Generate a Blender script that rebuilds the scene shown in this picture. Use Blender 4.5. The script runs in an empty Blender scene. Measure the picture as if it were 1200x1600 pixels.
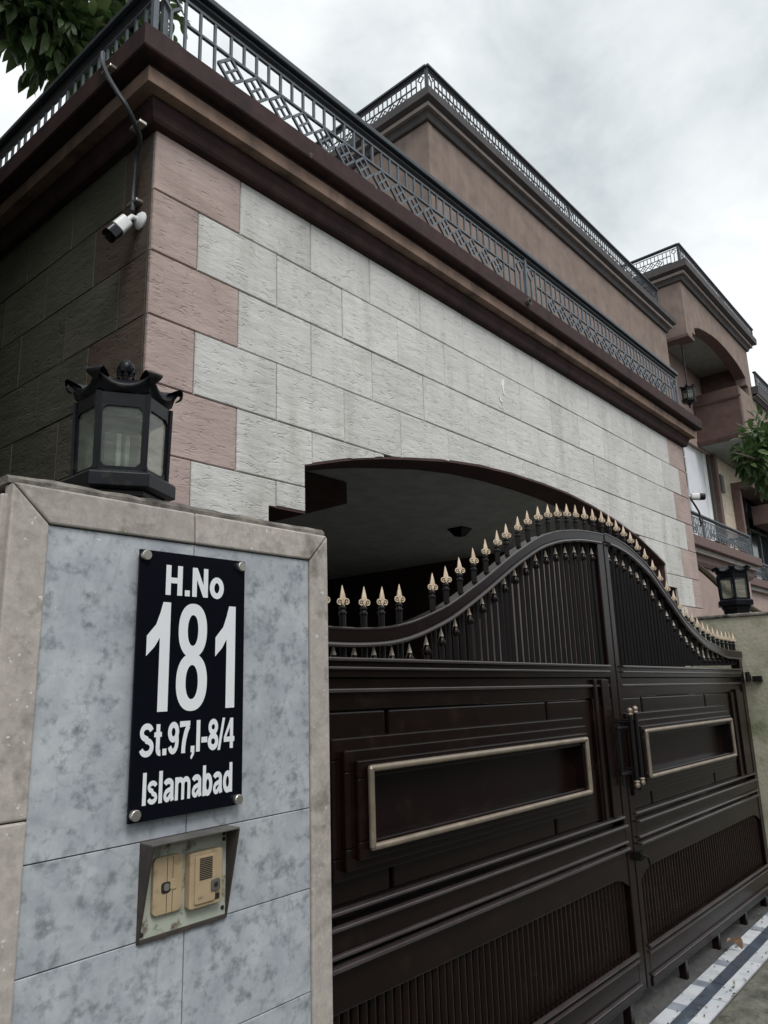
import bpy, bmesh, math, random
from mathutils import Vector, Matrix
random.seed(7)
scene = bpy.context.scene
COL = scene.collection
R = math.radians
E = 1.53                      # eye height above the ground; heights below are written relative to the eye

# ------------------------------------------------------------------ camera
cd = bpy.data.cameras.new('camera'); cam = bpy.data.objects.new('camera', cd); COL.objects.link(cam)
yaw, pit, rol = R(49.08956), R(13.05397), R(-1.78498)
fw = Vector((math.sin(yaw)*math.cos(pit), math.cos(yaw)*math.cos(pit), math.sin(pit)))
rt = Vector((math.cos(yaw), -math.sin(yaw), 0)); up = rt.cross(fw)
r2 = rt*math.cos(rol) + up*math.sin(rol); u2 = -rt*math.sin(rol) + up*math.cos(rol)
M = Matrix.Identity(4)
for i in range(3):
    M[i][0] = r2[i]; M[i][1] = u2[i]; M[i][2] = -fw[i]
M[0][3], M[1][3], M[2][3] = 0, 0, E
cam.matrix_world = M
cd.sensor_fit = 'AUTO'; cd.sensor_width = 36; cd.lens = 36*1134.9966/1600
cd.clip_start = 0.05; cd.clip_end = 3000
scene.camera = cam

# ------------------------------------------------------------------ world, sun, exposure
SUN_EL, SUN_AZ = R(52), R(205)          # azimuth clockwise from +y
w = bpy.data.worlds.new("World"); scene.world = w; w.use_nodes = True
nt = w.node_tree; nt.nodes.clear()
out = nt.nodes.new('ShaderNodeOutputWorld'); bg = nt.nodes.new('ShaderNodeBackground')
sky = nt.nodes.new('ShaderNodeTexSky'); sky.sky_type = 'NISHITA'; sky.sun_disc = False
sky.sun_elevation = SUN_EL; sky.sun_rotation = SUN_AZ
tc = nt.nodes.new('ShaderNodeTexCoord')
mp = nt.nodes.new('ShaderNodeMapping'); mp.inputs['Scale'].default_value = (1, 1, 1.5); mp.inputs['Location'].default_value = (5.1, 0.7, -3.0)
n1 = nt.nodes.new('ShaderNodeTexNoise'); n1.inputs['Scale'].default_value = 1.6; n1.inputs['Detail'].default_value = 3; n1.inputs['Roughness'].default_value = .5
n2 = nt.nodes.new('ShaderNodeTexNoise'); n2.inputs['Scale'].default_value = 4.2; n2.inputs['Detail'].default_value = 7; n2.inputs['Roughness'].default_value = .58; n2.inputs['Distortion'].default_value = .25
add = nt.nodes.new('ShaderNodeMix'); add.data_type = 'FLOAT'; add.inputs[0].default_value = .46
rmp = nt.nodes.new('ShaderNodeValToRGB')
cr = rmp.color_ramp; cr.elements[0].position = .295; cr.elements[0].color = (.33, .37, .385, 1)
cr.elements[1].position = .535; cr.elements[1].color = (.715, .735, .735, 1)
e = cr.elements.new(.41); e.color = (.53, .565, .575, 1)
sc = nt.nodes.new('ShaderNodeVectorMath'); sc.operation = 'SCALE'; sc.inputs['Scale'].default_value = 10.0
mx = nt.nodes.new('ShaderNodeMix'); mx.data_type = 'RGBA'; mx.inputs[0].default_value = .93
L = nt.links.new
L(tc.outputs['Generated'], mp.inputs['Vector']); L(mp.outputs[0], n1.inputs['Vector']); L(mp.outputs[0], n2.inputs['Vector'])
L(n1.outputs['Fac'], add.inputs[2]); L(n2.outputs['Fac'], add.inputs[3]); L(add.outputs[0], rmp.inputs[0])
L(rmp.outputs[0], sc.inputs[0]); L(sky.outputs[0], mx.inputs[6]); L(sc.outputs[0], mx.inputs[7])
L(mx.outputs[2], bg.inputs['Color']); bg.inputs['Strength'].default_value = .10
L(bg.outputs[0], out.inputs['Surface'])
sd = bpy.data.lights.new('sun', 'SUN'); so = bpy.data.objects.new('sun', sd); COL.objects.link(so)
sd.energy = 1.3; sd.angle = R(25); sd.color = (1, .97, .93)
sdir = Vector((math.sin(SUN_AZ)*math.cos(SUN_EL), math.cos(SUN_AZ)*math.cos(SUN_EL), math.sin(SUN_EL)))
so.rotation_euler = sdir.to_track_quat('Z', 'Y').to_euler(); so.location = (0, -5, 12)
scene.render.engine = 'CYCLES'
scene.view_settings.view_transform = 'Standard'; scene.view_settings.look = 'None'
scene.view_settings.exposure = 0.58; scene.view_settings.gamma = 1.0
scene.view_settings.use_curve_mapping = False
scene.cycles.max_bounces = 6; scene.cycles.diffuse_bounces = 4

# ------------------------------------------------------------------ materials
def bsdf_mat(name):
    m = bpy.data.materials.new(name); m.use_nodes = True
    return m, m.node_tree, m.node_tree.nodes['Principled BSDF']
def pmat(name, c1, c2=None, scale=6, rough=.7, bump=.2, bscale=60, bdist=.003, stretch=(1, 1, 1), spec=.5, metal=0,
         dirt=None, dscale=2.0, dstretch=(1, 1, 1), dlo=.5, dhi=.7, rand=0.0, spots=None, nrough=.5, veins=None, ridge=None, detail=6, distort=0.0, coat=0):
    m, t, b = bsdf_mat(name); N = t.nodes.new; K = t.links.new
    c2 = c2 or tuple(x*.8 for x in c1)
    geo = N('ShaderNodeNewGeometry')
    oi = N('ShaderNodeObjectInfo')
    off = N('ShaderNodeVectorMath'); off.operation = 'SCALE'; off.inputs['Scale'].default_value = 3.0 if rand else 0.0
    cmb = N('ShaderNodeCombineXYZ'); K(oi.outputs['Random'], cmb.inputs[0]); K(oi.outputs['Random'], cmb.inputs[1]); K(oi.outputs['Random'], cmb.inputs[2])
    K(cmb.outputs[0], off.inputs[0])
    av = N('ShaderNodeVectorMath'); av.operation = 'ADD'; K(geo.outputs['Position'], av.inputs[0]); K(off.outputs[0], av.inputs[1])
    mpn = N('ShaderNodeMapping'); mpn.inputs['Scale'].default_value = stretch; K(av.outputs[0], mpn.inputs[0])
    nz = N('ShaderNodeTexNoise'); nz.inputs['Scale'].default_value = scale; nz.inputs['Detail'].default_value = detail; nz.inputs['Distortion'].default_value = distort; nz.inputs['Roughness'].default_value = nrough
    K(mpn.outputs[0], nz.inputs['Vector'])
    rp = N('ShaderNodeValToRGB'); rp.color_ramp.elements[0].position = .33; rp.color_ramp.elements[1].position = .67
    rp.color_ramp.elements[0].color = (*c2, 1); rp.color_ramp.elements[1].color = (*c1, 1)
    K(nz.outputs['Fac'], rp.inputs[0]); col = rp.outputs[0]
    if dirt:
        dm = N('ShaderNodeMapping'); dm.inputs['Scale'].default_value = dstretch; K(geo.outputs['Position'], dm.inputs[0])
        dn = N('ShaderNodeTexNoise'); dn.inputs['Scale'].default_value = dscale; dn.inputs['Detail'].default_value = 8; dn.inputs['Roughness'].default_value = .65
        K(dm.outputs[0], dn.inputs['Vector'])
        mr = N('ShaderNodeMapRange'); mr.inputs['From Min'].default_value = dlo; mr.inputs['From Max'].default_value = dhi; K(dn.outputs['Fac'], mr.inputs['Value'])
        mm = N('ShaderNodeMix'); mm.data_type = 'RGBA'; K(mr.outputs[0], mm.inputs[0]); K(col, mm.inputs[6]); mm.inputs[7].default_value = (*dirt, 1); col = mm.outputs[2]
    if veins:
        v1 = N('ShaderNodeTexNoise'); v1.inputs['Scale'].default_value = veins[1]; v1.inputs['Detail'].default_value = 5; v1.inputs['Distortion'].default_value = .9; K(av.outputs[0], v1.inputs['Vector'])
        v2 = N('ShaderNodeMath'); v2.operation = 'SUBTRACT'; v2.inputs[1].default_value = .5; K(v1.outputs['Fac'], v2.inputs[0])
        v3 = N('ShaderNodeMath'); v3.operation = 'ABSOLUTE'; K(v2.outputs[0], v3.inputs[0])
        v4 = N('ShaderNodeMapRange'); v4.inputs['From Min'].default_value = 0; v4.inputs['From Max'].default_value = .014; v4.inputs['To Min'].default_value = veins[2]; v4.inputs['To Max'].default_value = 0; K(v3.outputs[0], v4.inputs['Value'])
        v5 = N('ShaderNodeMix'); v5.data_type = 'RGBA'; K(v4.outputs[0], v5.inputs[0]); K(col, v5.inputs[6]); v5.inputs[7].default_value = (*veins[0], 1); col = v5.outputs[2]
    if spots:
        sp1 = N('ShaderNodeTexNoise'); sp1.inputs['Scale'].default_value = spots[1]; sp1.inputs['Detail'].default_value = 6; sp1.inputs['Roughness'].default_value = .6; K(geo.outputs['Position'], sp1.inputs['Vector'])
        sp2 = N('ShaderNodeMapRange'); sp2.inputs['From Min'].default_value = spots[2]; sp2.inputs['From Max'].default_value = spots[2]+.02; K(sp1.outputs['Fac'], sp2.inputs['Value'])
        sp3 = N('ShaderNodeMix'); sp3.data_type = 'RGBA'; K(sp2.outputs[0], sp3.inputs[0]); K(col, sp3.inputs[6]); sp3.inputs[7].default_value = (*spots[0], 1); col = sp3.outputs[2]
    if rand:
        hs = N('ShaderNodeHueSaturation'); mr2 = N('ShaderNodeMapRange'); mr2.inputs['To Min'].default_value = 1-rand; mr2.inputs['To Max'].default_value = 1+rand
        K(oi.outputs['Random'], mr2.inputs['Value']); K(mr2.outputs[0], hs.inputs['Value']); K(col, hs.inputs['Color']); col = hs.outputs[0]
    hgt = None
    bn = N('ShaderNodeTexNoise'); bn.inputs['Scale'].default_value = bscale; bn.inputs['Detail'].default_value = 4; K(mpn.outputs[0], bn.inputs['Vector'])
    bp = N('ShaderNodeBump'); bp.inputs['Strength'].default_value = bump; bp.inputs['Distance'].default_value = bdist
    K(bn.outputs['Fac'], bp.inputs['Height'])
    if ridge:
        rs, rst, rd = ridge
        m2 = N('ShaderNodeMapping'); m2.inputs['Scale'].default_value = rst; K(av.outputs[0], m2.inputs[0])
        wn = N('ShaderNodeTexNoise'); wn.inputs['Scale'].default_value = 5; wn.inputs['Detail'].default_value = 2; K(av.outputs[0], wn.inputs['Vector'])
        ws = N('ShaderNodeVectorMath'); ws.operation = 'MULTIPLY_ADD'; ws.inputs[1].default_value = (.10, .10, .35); K(wn.outputs['Color'], ws.inputs[0]); K(m2.outputs[0], ws.inputs[2])
        rn = N('ShaderNodeTexNoise'); rn.inputs['Scale'].default_value = rs; rn.inputs['Detail'].default_value = 5; rn.inputs['Roughness'].default_value = .62
        K(ws.outputs[0], rn.inputs['Vector'])
        # chisel scars: short broken creases where a stretched noise crosses its middle value
        c1_ = N('ShaderNodeTexNoise'); c1_.inputs['Scale'].default_value = rs*1.5; c1_.inputs['Detail'].default_value = 2.5; c1_.inputs['Roughness'].default_value = .55; K(ws.outputs[0], c1_.inputs['Vector'])
        sb = N('ShaderNodeMath'); sb.operation = 'SUBTRACT'; sb.inputs[1].default_value = .5; K(c1_.outputs['Fac'], sb.inputs[0])
        ab = N('ShaderNodeMath'); ab.operation = 'ABSOLUTE'; K(sb.outputs[0], ab.inputs[0])
        cm = N('ShaderNodeMapRange'); cm.inputs['From Min'].default_value = 0; cm.inputs['From Max'].default_value = .042; cm.inputs['To Min'].default_value = 1; cm.inputs['To Max'].default_value = 0; K(ab.outputs[0], cm.inputs['Value'])
        mk = N('ShaderNodeTexNoise'); mk.inputs['Scale'].default_value = 17; mk.inputs['Detail'].default_value = 2; K(av.outputs[0], mk.inputs['Vector'])
        mkr = N('ShaderNodeMapRange'); mkr.inputs['From Min'].default_value = .49; mkr.inputs['From Max'].default_value = .60; K(mk.outputs['Fac'], mkr.inputs['Value'])
        cz_ = N('ShaderNodeMath'); cz_.operation = 'MULTIPLY'; K(cm.outputs[0], cz_.inputs[0]); K(mkr.outputs[0], cz_.inputs[1])
        hh = N('ShaderNodeMath'); hh.operation = 'MULTIPLY_ADD'; hh.inputs[1].default_value = -.34; K(cz_.outputs[0], hh.inputs[0]); K(rn.outputs['Fac'], hh.inputs[2])
        b2 = N('ShaderNodeBump'); b2.inputs['Strength'].default_value = .48; b2.inputs['Distance'].default_value = rd
        K(hh.outputs[0], b2.inputs['Height']); K(bp.outputs[0], b2.inputs['Normal']); K(b2.outputs[0], b.inputs['Normal'])
        cmx = N('ShaderNodeMix'); cmx.data_type = 'RGBA'; cf = N('ShaderNodeMath'); cf.operation = 'MULTIPLY'; cf.inputs[1].default_value = .17; K(cz_.outputs[0], cf.inputs[0])
        K(cf.outputs[0], cmx.inputs[0]); K(col, cmx.inputs[6]); cmx.inputs[7].default_value = (c2[0]*.35, c2[1]*.34, c2[2]*.33, 1); col = cmx.outputs[2]
    else:
        K(bp.outputs[0], b.inputs['Normal'])
    K(col, b.inputs['Base Color']); b.inputs['Roughness'].default_value = rough
    b.inputs['Specular IOR Level'].default_value = spec; b.inputs['Metallic'].default_value = metal
    b.inputs['Coat Weight'].default_value = coat; b.inputs['Coat Roughness'].default_value = .25
    return m
MT = {}
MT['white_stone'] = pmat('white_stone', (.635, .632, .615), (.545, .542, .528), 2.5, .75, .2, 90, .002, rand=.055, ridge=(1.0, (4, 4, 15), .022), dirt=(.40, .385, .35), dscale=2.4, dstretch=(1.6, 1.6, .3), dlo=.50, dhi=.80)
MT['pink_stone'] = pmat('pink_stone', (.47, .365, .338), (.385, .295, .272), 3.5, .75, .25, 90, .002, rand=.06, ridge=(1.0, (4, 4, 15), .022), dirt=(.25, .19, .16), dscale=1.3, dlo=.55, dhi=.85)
MT['side_stone'] = pmat('side_stone', (.10, .098, .075), (.068, .066, .05), 3, .8, .25, 90, .002, rand=.08, ridge=(1.0, (4, 4, 15), .02), dirt=(.065, .08, .045), dscale=.9, dlo=.42, dhi=.7)  # facade stone copied darker for the passage shade, with greenish mould blotches
MT['side_stone_pink'] = pmat('side_stone_pink', (.105, .073, .058), (.075, .05, .04), 3, .8, .25, 90, .002, rand=.08, ridge=(1.0, (4, 4, 15), .02), dirt=(.07, .062, .04), dscale=.9, dlo=.45, dhi=.75)  # pink corner stone copied darker for the same passage shade
MT['mortar'] = pmat('mortar', (.10, .09, .08), (.06, .055, .05), 20, .9)
MT['maroon'] = pmat('maroon', (.062, .034, .034), (.042, .024, .025), 9, .75, .3, 70, .003, spec=.2, spots=((.16, .145, .14), 5.5, .70), dirt=(.019, .016, .018), dscale=2.2, dstretch=(1, 1, .5), dlo=.5, dhi=.68)
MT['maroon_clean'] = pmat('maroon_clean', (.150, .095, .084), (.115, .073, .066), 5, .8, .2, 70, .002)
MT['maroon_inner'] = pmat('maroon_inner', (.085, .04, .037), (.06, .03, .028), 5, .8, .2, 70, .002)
MT['fascia'] = pmat('fascia', (.29, .20, .155), (.20, .135, .105), 7, .8, .3, 60, .002, spec=.25, dirt=(.055, .045, .04), dscale=2.6, dstretch=(1, 1, .4), dlo=.5, dhi=.72)
MT['plaster'] = pmat('plaster', (.255, .198, .172), (.19, .146, .128), 4, .9, .35, 120, .003, spec=.2, dirt=(.28, .225, .20), dscale=1.6, dstretch=(2.2, 2.2, .35), dlo=.5, dhi=.8)
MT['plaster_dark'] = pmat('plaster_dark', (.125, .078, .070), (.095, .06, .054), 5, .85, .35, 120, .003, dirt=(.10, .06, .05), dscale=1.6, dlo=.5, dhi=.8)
MT['grey_moulding'] = pmat('grey_moulding', (.075, .066, .068), (.052, .045, .048), 5, .75, .3, 80, .002, dirt=(.05, .05, .055), dscale=2, dlo=.5, dhi=.75)
MT['light_moulding'] = pmat('light_moulding', (.27, .235, .22), (.20, .17, .16), 5, .7, .3, 80, .002)
MT['pink_plaster'] = pmat('pink_plaster', (.38, .285, .258), (.32, .235, .215), 4, .85, .2, 100, .002, dirt=(.3, .2, .18), dscale=1.5, dlo=.55, dhi=.85)
MT['yard_pink'] = pmat('yard_pink', (.78, .66, .62), (.72, .60, .56), 4, .85, .2, 60, .002)
MT['beige_stone'] = pmat('beige_stone', (.56, .48, .38), (.48, .41, .32), 4, .8, .3, 60, .003, rand=.05, ridge=(.6, (4, 4, 12), .008))
MT['soffit'] = pmat('soffit', (.30, .32, .30), (.24, .26, .245), 4, .85, .2, 60, .002)
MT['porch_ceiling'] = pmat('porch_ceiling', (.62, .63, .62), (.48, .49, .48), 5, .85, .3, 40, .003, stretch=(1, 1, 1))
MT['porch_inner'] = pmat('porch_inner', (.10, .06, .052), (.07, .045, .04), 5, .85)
MT['white_paint'] = pmat('white_paint', (.70, .72, .76), (.62, .64, .69), 2, .6, .1, 50, .002)
MT['bright_white'] = pmat('bright_white', (.86, .87, .88), (.8, .81, .82), 2, .55, .1, 50, .002)
MT['marble_tile'] = pmat('marble_tile', (.50, .53, .56), (.31, .34, .385), 12, .45, .06, 60, .001, spec=.35, rand=.08, dirt=(.19, .21, .235), dscale=34, dlo=.50, dhi=.70, detail=14, nrough=.72, veins=((.20, .22, .245), 3.2, .22), spots=((.60, .63, .66), 55, .68), distort=.0)
MT['marble_border'] = pmat('marble_border', (.51, .47, .43), (.32, .295, .27), 34, .55, .2, 120, .0015, spec=.3, rand=.07, dirt=(.17, .155, .13), dscale=9, dlo=.53, dhi=.70, detail=14, nrough=.75, veins=((.24, .22, .19), 4, .2), distort=.2, spots=((.66, .64, .61), 70, .66))
MT['old_cement'] = pmat('old_cement', (.27, .245, .215), (.11, .10, .09), 16, .95, .9, 60, .006, dirt=(.05, .048, .042), dscale=10, dlo=.5, dhi=.65, detail=9)
MT['moss_plaster'] = pmat('moss_plaster', (.50, .47, .38), (.34, .33, .25), 5, .95, .6, 40, .006, dirt=(.16, .18, .10), dscale=3.2, dlo=.48, dhi=.72, detail=9)
MT['gate_brown'] = pmat('gate_brown', (.0095, .0044, .0039), (.0062, .003, .0027), 5, .24, .10, 45, .0015, dirt=(.024, .014, .011), dscale=9, dlo=.55, dhi=.85, spec=.26)
MT['gate_trim'] = pmat('gate_trim', (.055, .042, .043), (.038, .029, .030), 8, .20, .1, 80, .001, spec=.9)  # paler than the gate paint: sky highlights on the edges put into the colour
MT['gate_black'] = pmat('gate_black', (.010, .0085, .009), (.007, .006, .0065), 8, .4, .15, 80, .001, spec=.25)
MT['gold'] = pmat('gold', (.74, .61, .47), (.56, .44, .32), 40, .5, .2, 120, .001, metal=.12)
MT['pale_tip'] = pmat('pale_tip', (.70, .62, .52), (.55, .48, .40), 40, .5, .2, 120, .001, metal=.2)
MT['bronze_tube'] = pmat('bronze_tube', (.34, .28, .22), (.24, .20, .16), 20, .38, .1, 80, .001, metal=.5)
MT['iron'] = pmat('iron', (.125, .15, .175), (.085, .10, .12), 12, .5, .1, 90, .001)
MT['iron_dark'] = pmat('iron_dark', (.032, .042, .055), (.022, .030, .04), 12, .42, .1, 90, .001)
MT['iron_navy'] = pmat('iron_navy', (.045, .05, .07), (.03, .035, .05), 12, .45, .1, 90, .001)
MT['lamp_black'] = pmat('lamp_black', (.008, .009, .0125), (.005, .0055, .008), 20, .34, .25, 60, .002, spec=.22, dirt=(.06, .05, .045), dscale=9, dlo=.58, dhi=.8)
MT['plaque_black'] = pmat('plaque_black', (.0045, .0055, .010), (.0035, .0045, .008), 3, .22, .0, 10, .001, spec=.12)
MT['letter_white'] = pmat('letter_white', (.78, .80, .83), (.74, .76, .80), 6, .5, .0, 10, .001)
MT['steel'] = pmat('steel', (.62, .60, .55), (.52, .50, .46), 40, .3, .1, 120, .001, metal=.85)
MT['box_rust'] = pmat('box_rust', (.050, .040, .036), (.03, .024, .022), 20, .75, .4, 90, .002, dirt=(.12, .075, .045), dscale=14, dlo=.55, dhi=.75)
MT['box_grey'] = pmat('box_grey', (.12, .115, .108), (.075, .07, .066), 20, .65, .2, 90, .001)
MT['box_plate'] = pmat('box_plate', (.46, .49, .42), (.36, .39, .33), 14, .65, .2, 60, .001, dirt=(.10, .075, .045), dscale=26, dlo=.54, dhi=.68)
MT['tan_plastic'] = pmat('tan_plastic', (.43, .34, .215), (.35, .265, .165), 16, .5, .15, 90, .001, dirt=(.17, .12, .07), dscale=24, dlo=.56, dhi=.76)
MT['dark_hole'] = pmat('dark_hole', (.012, .011, .010), (.008, .008, .007), 12, .8)
MT['cam_white'] = pmat('cam_white', (.78, .79, .80), (.72, .73, .74), 8, .35, .0, 20, .001)
MT['cam_black'] = pmat('cam_black', (.006, .008, .013), (.005, .006, .01), 8, .2, .0, 20, .001, spec=.3)
MT['pipe_grey'] = pmat('pipe_grey', (.042, .052, .058), (.026, .033, .038), 20, .5, .3, 200, .003, stretch=(1, 1, 3))
MT['cable'] = pmat('cable', (.03, .025, .03), None, 9, .6)
MT['bark'] = pmat('bark', (.12, .09, .065), (.06, .045, .035), 12, .95, .8, 30, .01, stretch=(1, 1, .3))
MT['dry'] = pmat('dry', (.36, .235, .145), (.22, .13, .075), 35, .7, .4, 60, .002)
MT['litter'] = pmat('litter', (.20, .17, .12), (.06, .05, .035), 30, .9, .3, 60, .002)
MT['ground'] = pmat('ground', (.185, .18, .15), (.085, .085, .07), 9, .95, 1.0, 35, .012, dirt=(.05, .055, .04), dscale=6.0, dlo=.48, dhi=.66, detail=12, spots=((.34, .33, .30), 22, .69))
MT['threshold'] = pmat('threshold', (.085, .085, .085), (.05, .05, .052), 7, .8, .9, 30, .01, dirt=(.16, .16, .15), dscale=12, dlo=.6, dhi=.75, detail=9)
MT['asphalt'] = pmat('asphalt', (.06, .06, .058), (.042, .042, .041), 9, .95, .9, 90, .006)
MT['tile_white'] = pmat('tile_white', (.64, .66, .69), (.50, .53, .57), 8, .45, .15, 60, .002, rand=.08, dirt=(.28, .31, .35), dscale=5, dlo=.55, dhi=.75, detail=9)
MT['tile_grey'] = pmat('tile_grey', (.34, .37, .42), (.22, .25, .30), 9, .45, .15, 60, .002, rand=.1, dirt=(.14, .16, .20), dscale=8, dlo=.5, dhi=.7)
MT['tile_dark'] = pmat('tile_dark', (.075, .095, .125), (.05, .062, .085), 8, .4, .15, 60, .002, dirt=(.17, .21, .26), dscale=4, dlo=.55, dhi=.8, detail=9)
MT['win_dark'] = pmat('win_dark', (.02, .026, .03), (.015, .02, .023), 3, .12, .02, 5, .001)
MT['win_frame'] = pmat('win_frame', (.10, .11, .115), None, 9, .5)
def glass_mat(name, col, rough, trans):
    m, t, b = bsdf_mat(name); N = t.nodes.new; K = t.links.new
    geo = N('ShaderNodeNewGeometry'); mpn = N('ShaderNodeMapping'); mpn.inputs['Scale'].default_value = (1.5, 1.5, 9); K(geo.outputs['Position'], mpn.inputs[0])
    nz = N('ShaderNodeTexNoise'); nz.inputs['Scale'].default_value = 7; nz.inputs['Detail'].default_value = 5; K(mpn.outputs[0], nz.inputs['Vector'])
    rp = N('ShaderNodeValToRGB'); rp.color_ramp.elements[0].position = .35; rp.color_ramp.elements[1].position = .7
    rp.color_ramp.elements[0].color = (*[c*.72 for c in col], 1); rp.color_ramp.elements[1].color = (*col, 1)
    K(nz.outputs['Fac'], rp.inputs[0]); K(rp.outputs[0], b.inputs['Base Color'])
    b.inputs['Roughness'].default_value = rough; b.inputs['Transmission Weight'].default_value = trans; b.inputs['IOR'].default_value = 1.3
    return m
MT['pane'] = glass_mat('pane', (.80, .86, .80), .07, .93)
MT['tubelight'] = pmat('tubelight', (.80, .82, .80), None, 5, .4)
def leaf_mat(name, ca, cb, cc):
    m, t, b = bsdf_mat(name); N = t.nodes.new; K = t.links.new
    geo = N('ShaderNodeNewGeometry'); oi = N('ShaderNodeObjectInfo')
    nz = N('ShaderNodeTexNoise'); nz.inputs['Scale'].default_value = 2.3; nz.inputs['Detail'].default_value = 3; K(geo.outputs['Position'], nz.inputs['Vector'])
    ad = N('ShaderNodeMath'); ad.operation = 'MULTIPLY_ADD'; ad.inputs[1].default_value = .35; K(oi.outputs['Random'], ad.inputs[0])
    rs = N('ShaderNodeMath'); rs.operation = 'MULTIPLY_ADD'; rs.inputs[1].default_value = .35; K(geo.outputs['Random Per Island'], rs.inputs[0]); K(nz.outputs['Fac'], ad.inputs[2]); K(ad.outputs[0], rs.inputs[2])
    rp = N('ShaderNodeValToRGB'); rp.color_ramp.elements[0].position = .40; rp.color_ramp.elements[1].position = .95
    rp.color_ramp.elements[0].color = (*ca, 1); rp.color_ramp.elements[1].color = (*cc, 1); e = rp.color_ramp.elements.new(.68); e.color = (*cb, 1)
    K(rs.outputs[0], rp.inputs[0]); K(rp.outputs[0], b.inputs['Base Color']); b.inputs['Roughness'].default_value = .42
    tr = N('ShaderNodeBsdfTranslucent'); K(rp.outputs[0], tr.inputs['Color']); ms = N('ShaderNodeMixShader'); ms.inputs[0].default_value = .25
    K(b.outputs[0], ms.inputs[1]); K(tr.outputs[0], ms.inputs[2]); K(ms.outputs[0], t.nodes['Material Output'].inputs['Surface'])
    return m
MT['leaf_dark'] = leaf_mat('leaf_dark', (.028, .055, .016), (.045, .085, .026), (.09, .14, .05))
MT['leaf_green'] = leaf_mat('leaf_green', (.018, .043, .014), (.034, .075, .022), (.085, .14, .05))

# ------------------------------------------------------------------ mesh helpers
class MB:
    def __init__(s): s.v = []; s.f = []
    def add(s, vs, fs):
        n = len(s.v); s.v += [tuple(v) for v in vs]; s.f += [tuple(i+n for i in f) for f in fs]; return s
    def box(s, x0, x1, y0, y1, z0, z1):
        vs = [(x, y, z) for z in (z0, z1) for y in (y0, y1) for x in (x0, x1)]
        return s.add(vs, [(0, 2, 3, 1), (4, 5, 7, 6), (0, 1, 5, 4), (2, 6, 7, 3), (0, 4, 6, 2), (1, 3, 7, 5)])
    def obox(s, c, ax, ay, az, hx, hy, hz):
        c = Vector(c); vs = [c + ax*(sx*hx) + ay*(sy*hy) + az*(sz*hz) for sz in (-1, 1) for sy in (-1, 1) for sx in (-1, 1)]
        return s.add(vs, [(0, 2, 3, 1), (4, 5, 7, 6), (0, 1, 5, 4), (2, 6, 7, 3), (0, 4, 6, 2), (1, 3, 7, 5)])
    def bar(s, a, b, wx, wy, upv=(0, 1, 0)):
        a, b = Vector(a), Vector(b); d = (b-a); l = d.length; d.normalize(); uu = Vector(upv); sx = d.cross(uu).normalized(); uu = sx.cross(d)
        return s.obox((a+b)/2, sx, uu, d, wx/2, wy/2, l/2)
    def rings(s, rings, cap=True, closed=True):
        n = len(rings[0]); vs = [v for r in rings for v in r]; fs = []
        for i in range(len(rings)-1):
            for j in range(n if closed else n-1):
                k = (j+1) % n
                fs.append((i*n+j, i*n+k, (i+1)*n+k, (i+1)*n+j))
        if cap: fs.append(tuple(range(n-1, -1, -1))); fs.append(tuple((len(rings)-1)*n+j for j in range(n)))
        return s.add(vs, fs)
    def tube(s, pts, r, n=8):
        pts = [Vector(p) for p in pts]; rings = []; prev = None
        for i, p in enumerate(pts):
            d = (pts[min(i+1, len(pts)-1)] - pts[max(i-1, 0)]).normalized()
            ref = Vector((0, 0, 1)) if abs(d.z) < .9 else Vector((1, 0, 0))
            if prev is not None: ref = prev
            a = (ref - d*ref.dot(d)).normalized(); b = d.cross(a); prev = a
            rr = r[i] if isinstance(r, (list, tuple)) else r
            rings.append([p + a*math.cos(2*math.pi*k/n)*rr + b*math.sin(2*math.pi*k/n)*rr for k in range(n)])
        return s.rings(rings)
    def lathe(s, c, prof, n=12, rot=0, ax=None):
        c = Vector(c)
        if ax is None: A, B, D = Vector((1, 0, 0)), Vector((0, 1, 0)), Vector((0, 0, 1))
        else:
            D = Vector(ax).normalized(); ref = Vector((0, 0, 1)) if abs(D.z) < .9 else Vector((1, 0, 0)); A = D.cross(ref).normalized(); B = D.cross(A)
        return s.rings([[c + D*z + A*(r*math.cos(rot+2*math.pi*k/n)) + B*(r*math.sin(rot+2*math.pi*k/n)) for k in range(n)] for r, z in prof])
    def prism(s, poly, f0, f1):
        """poly of 2-d points, f0/f1 map a 2-d point to the near / far 3-d point"""
        n = len(poly); vs = [f0(p) for p in poly] + [f1(p) for p in poly]
        return s.add(vs, [tuple(range(n)), tuple(range(2*n-1, n-1, -1))] + [((j+1) % n, j, n+j, n+(j+1) % n) for j in range(n)])
    def shear(s, fn): s.v = [fn(v) for v in s.v]; return s
    def mesh(s, name, mat, org=(0, 0, 0), smooth=False):
        me = bpy.data.meshes.new(name)
        me.from_pydata([(x-org[0], y-org[1], z-org[2]) for x, y, z in s.v], [], s.f)
        bm = bmesh.new(); bm.from_mesh(me); bmesh.ops.recalc_face_normals(bm, faces=bm.faces); bm.to_mesh(me); bm.free()
        for m in (mat if isinstance(mat, (list, tuple)) else [mat]): me.materials.append(MT[m] if isinstance(m, str) else m)
        if smooth:
            for p in me.polygons: p.use_smooth = True
            me.set_sharp_from_angle(angle=R(40))
        return me
ORG = {}
def thing(name, label, cat, loc, group=None):
    o = bpy.data.objects.new(name, None); COL.objects.link(o); o.empty_display_size = .1
    o.location = (loc[0], loc[1], loc[2]+E); ORG[o] = Vector(loc)
    o['label'] = label; o['category'] = cat
    if group: o['group'] = group
    return o
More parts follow.
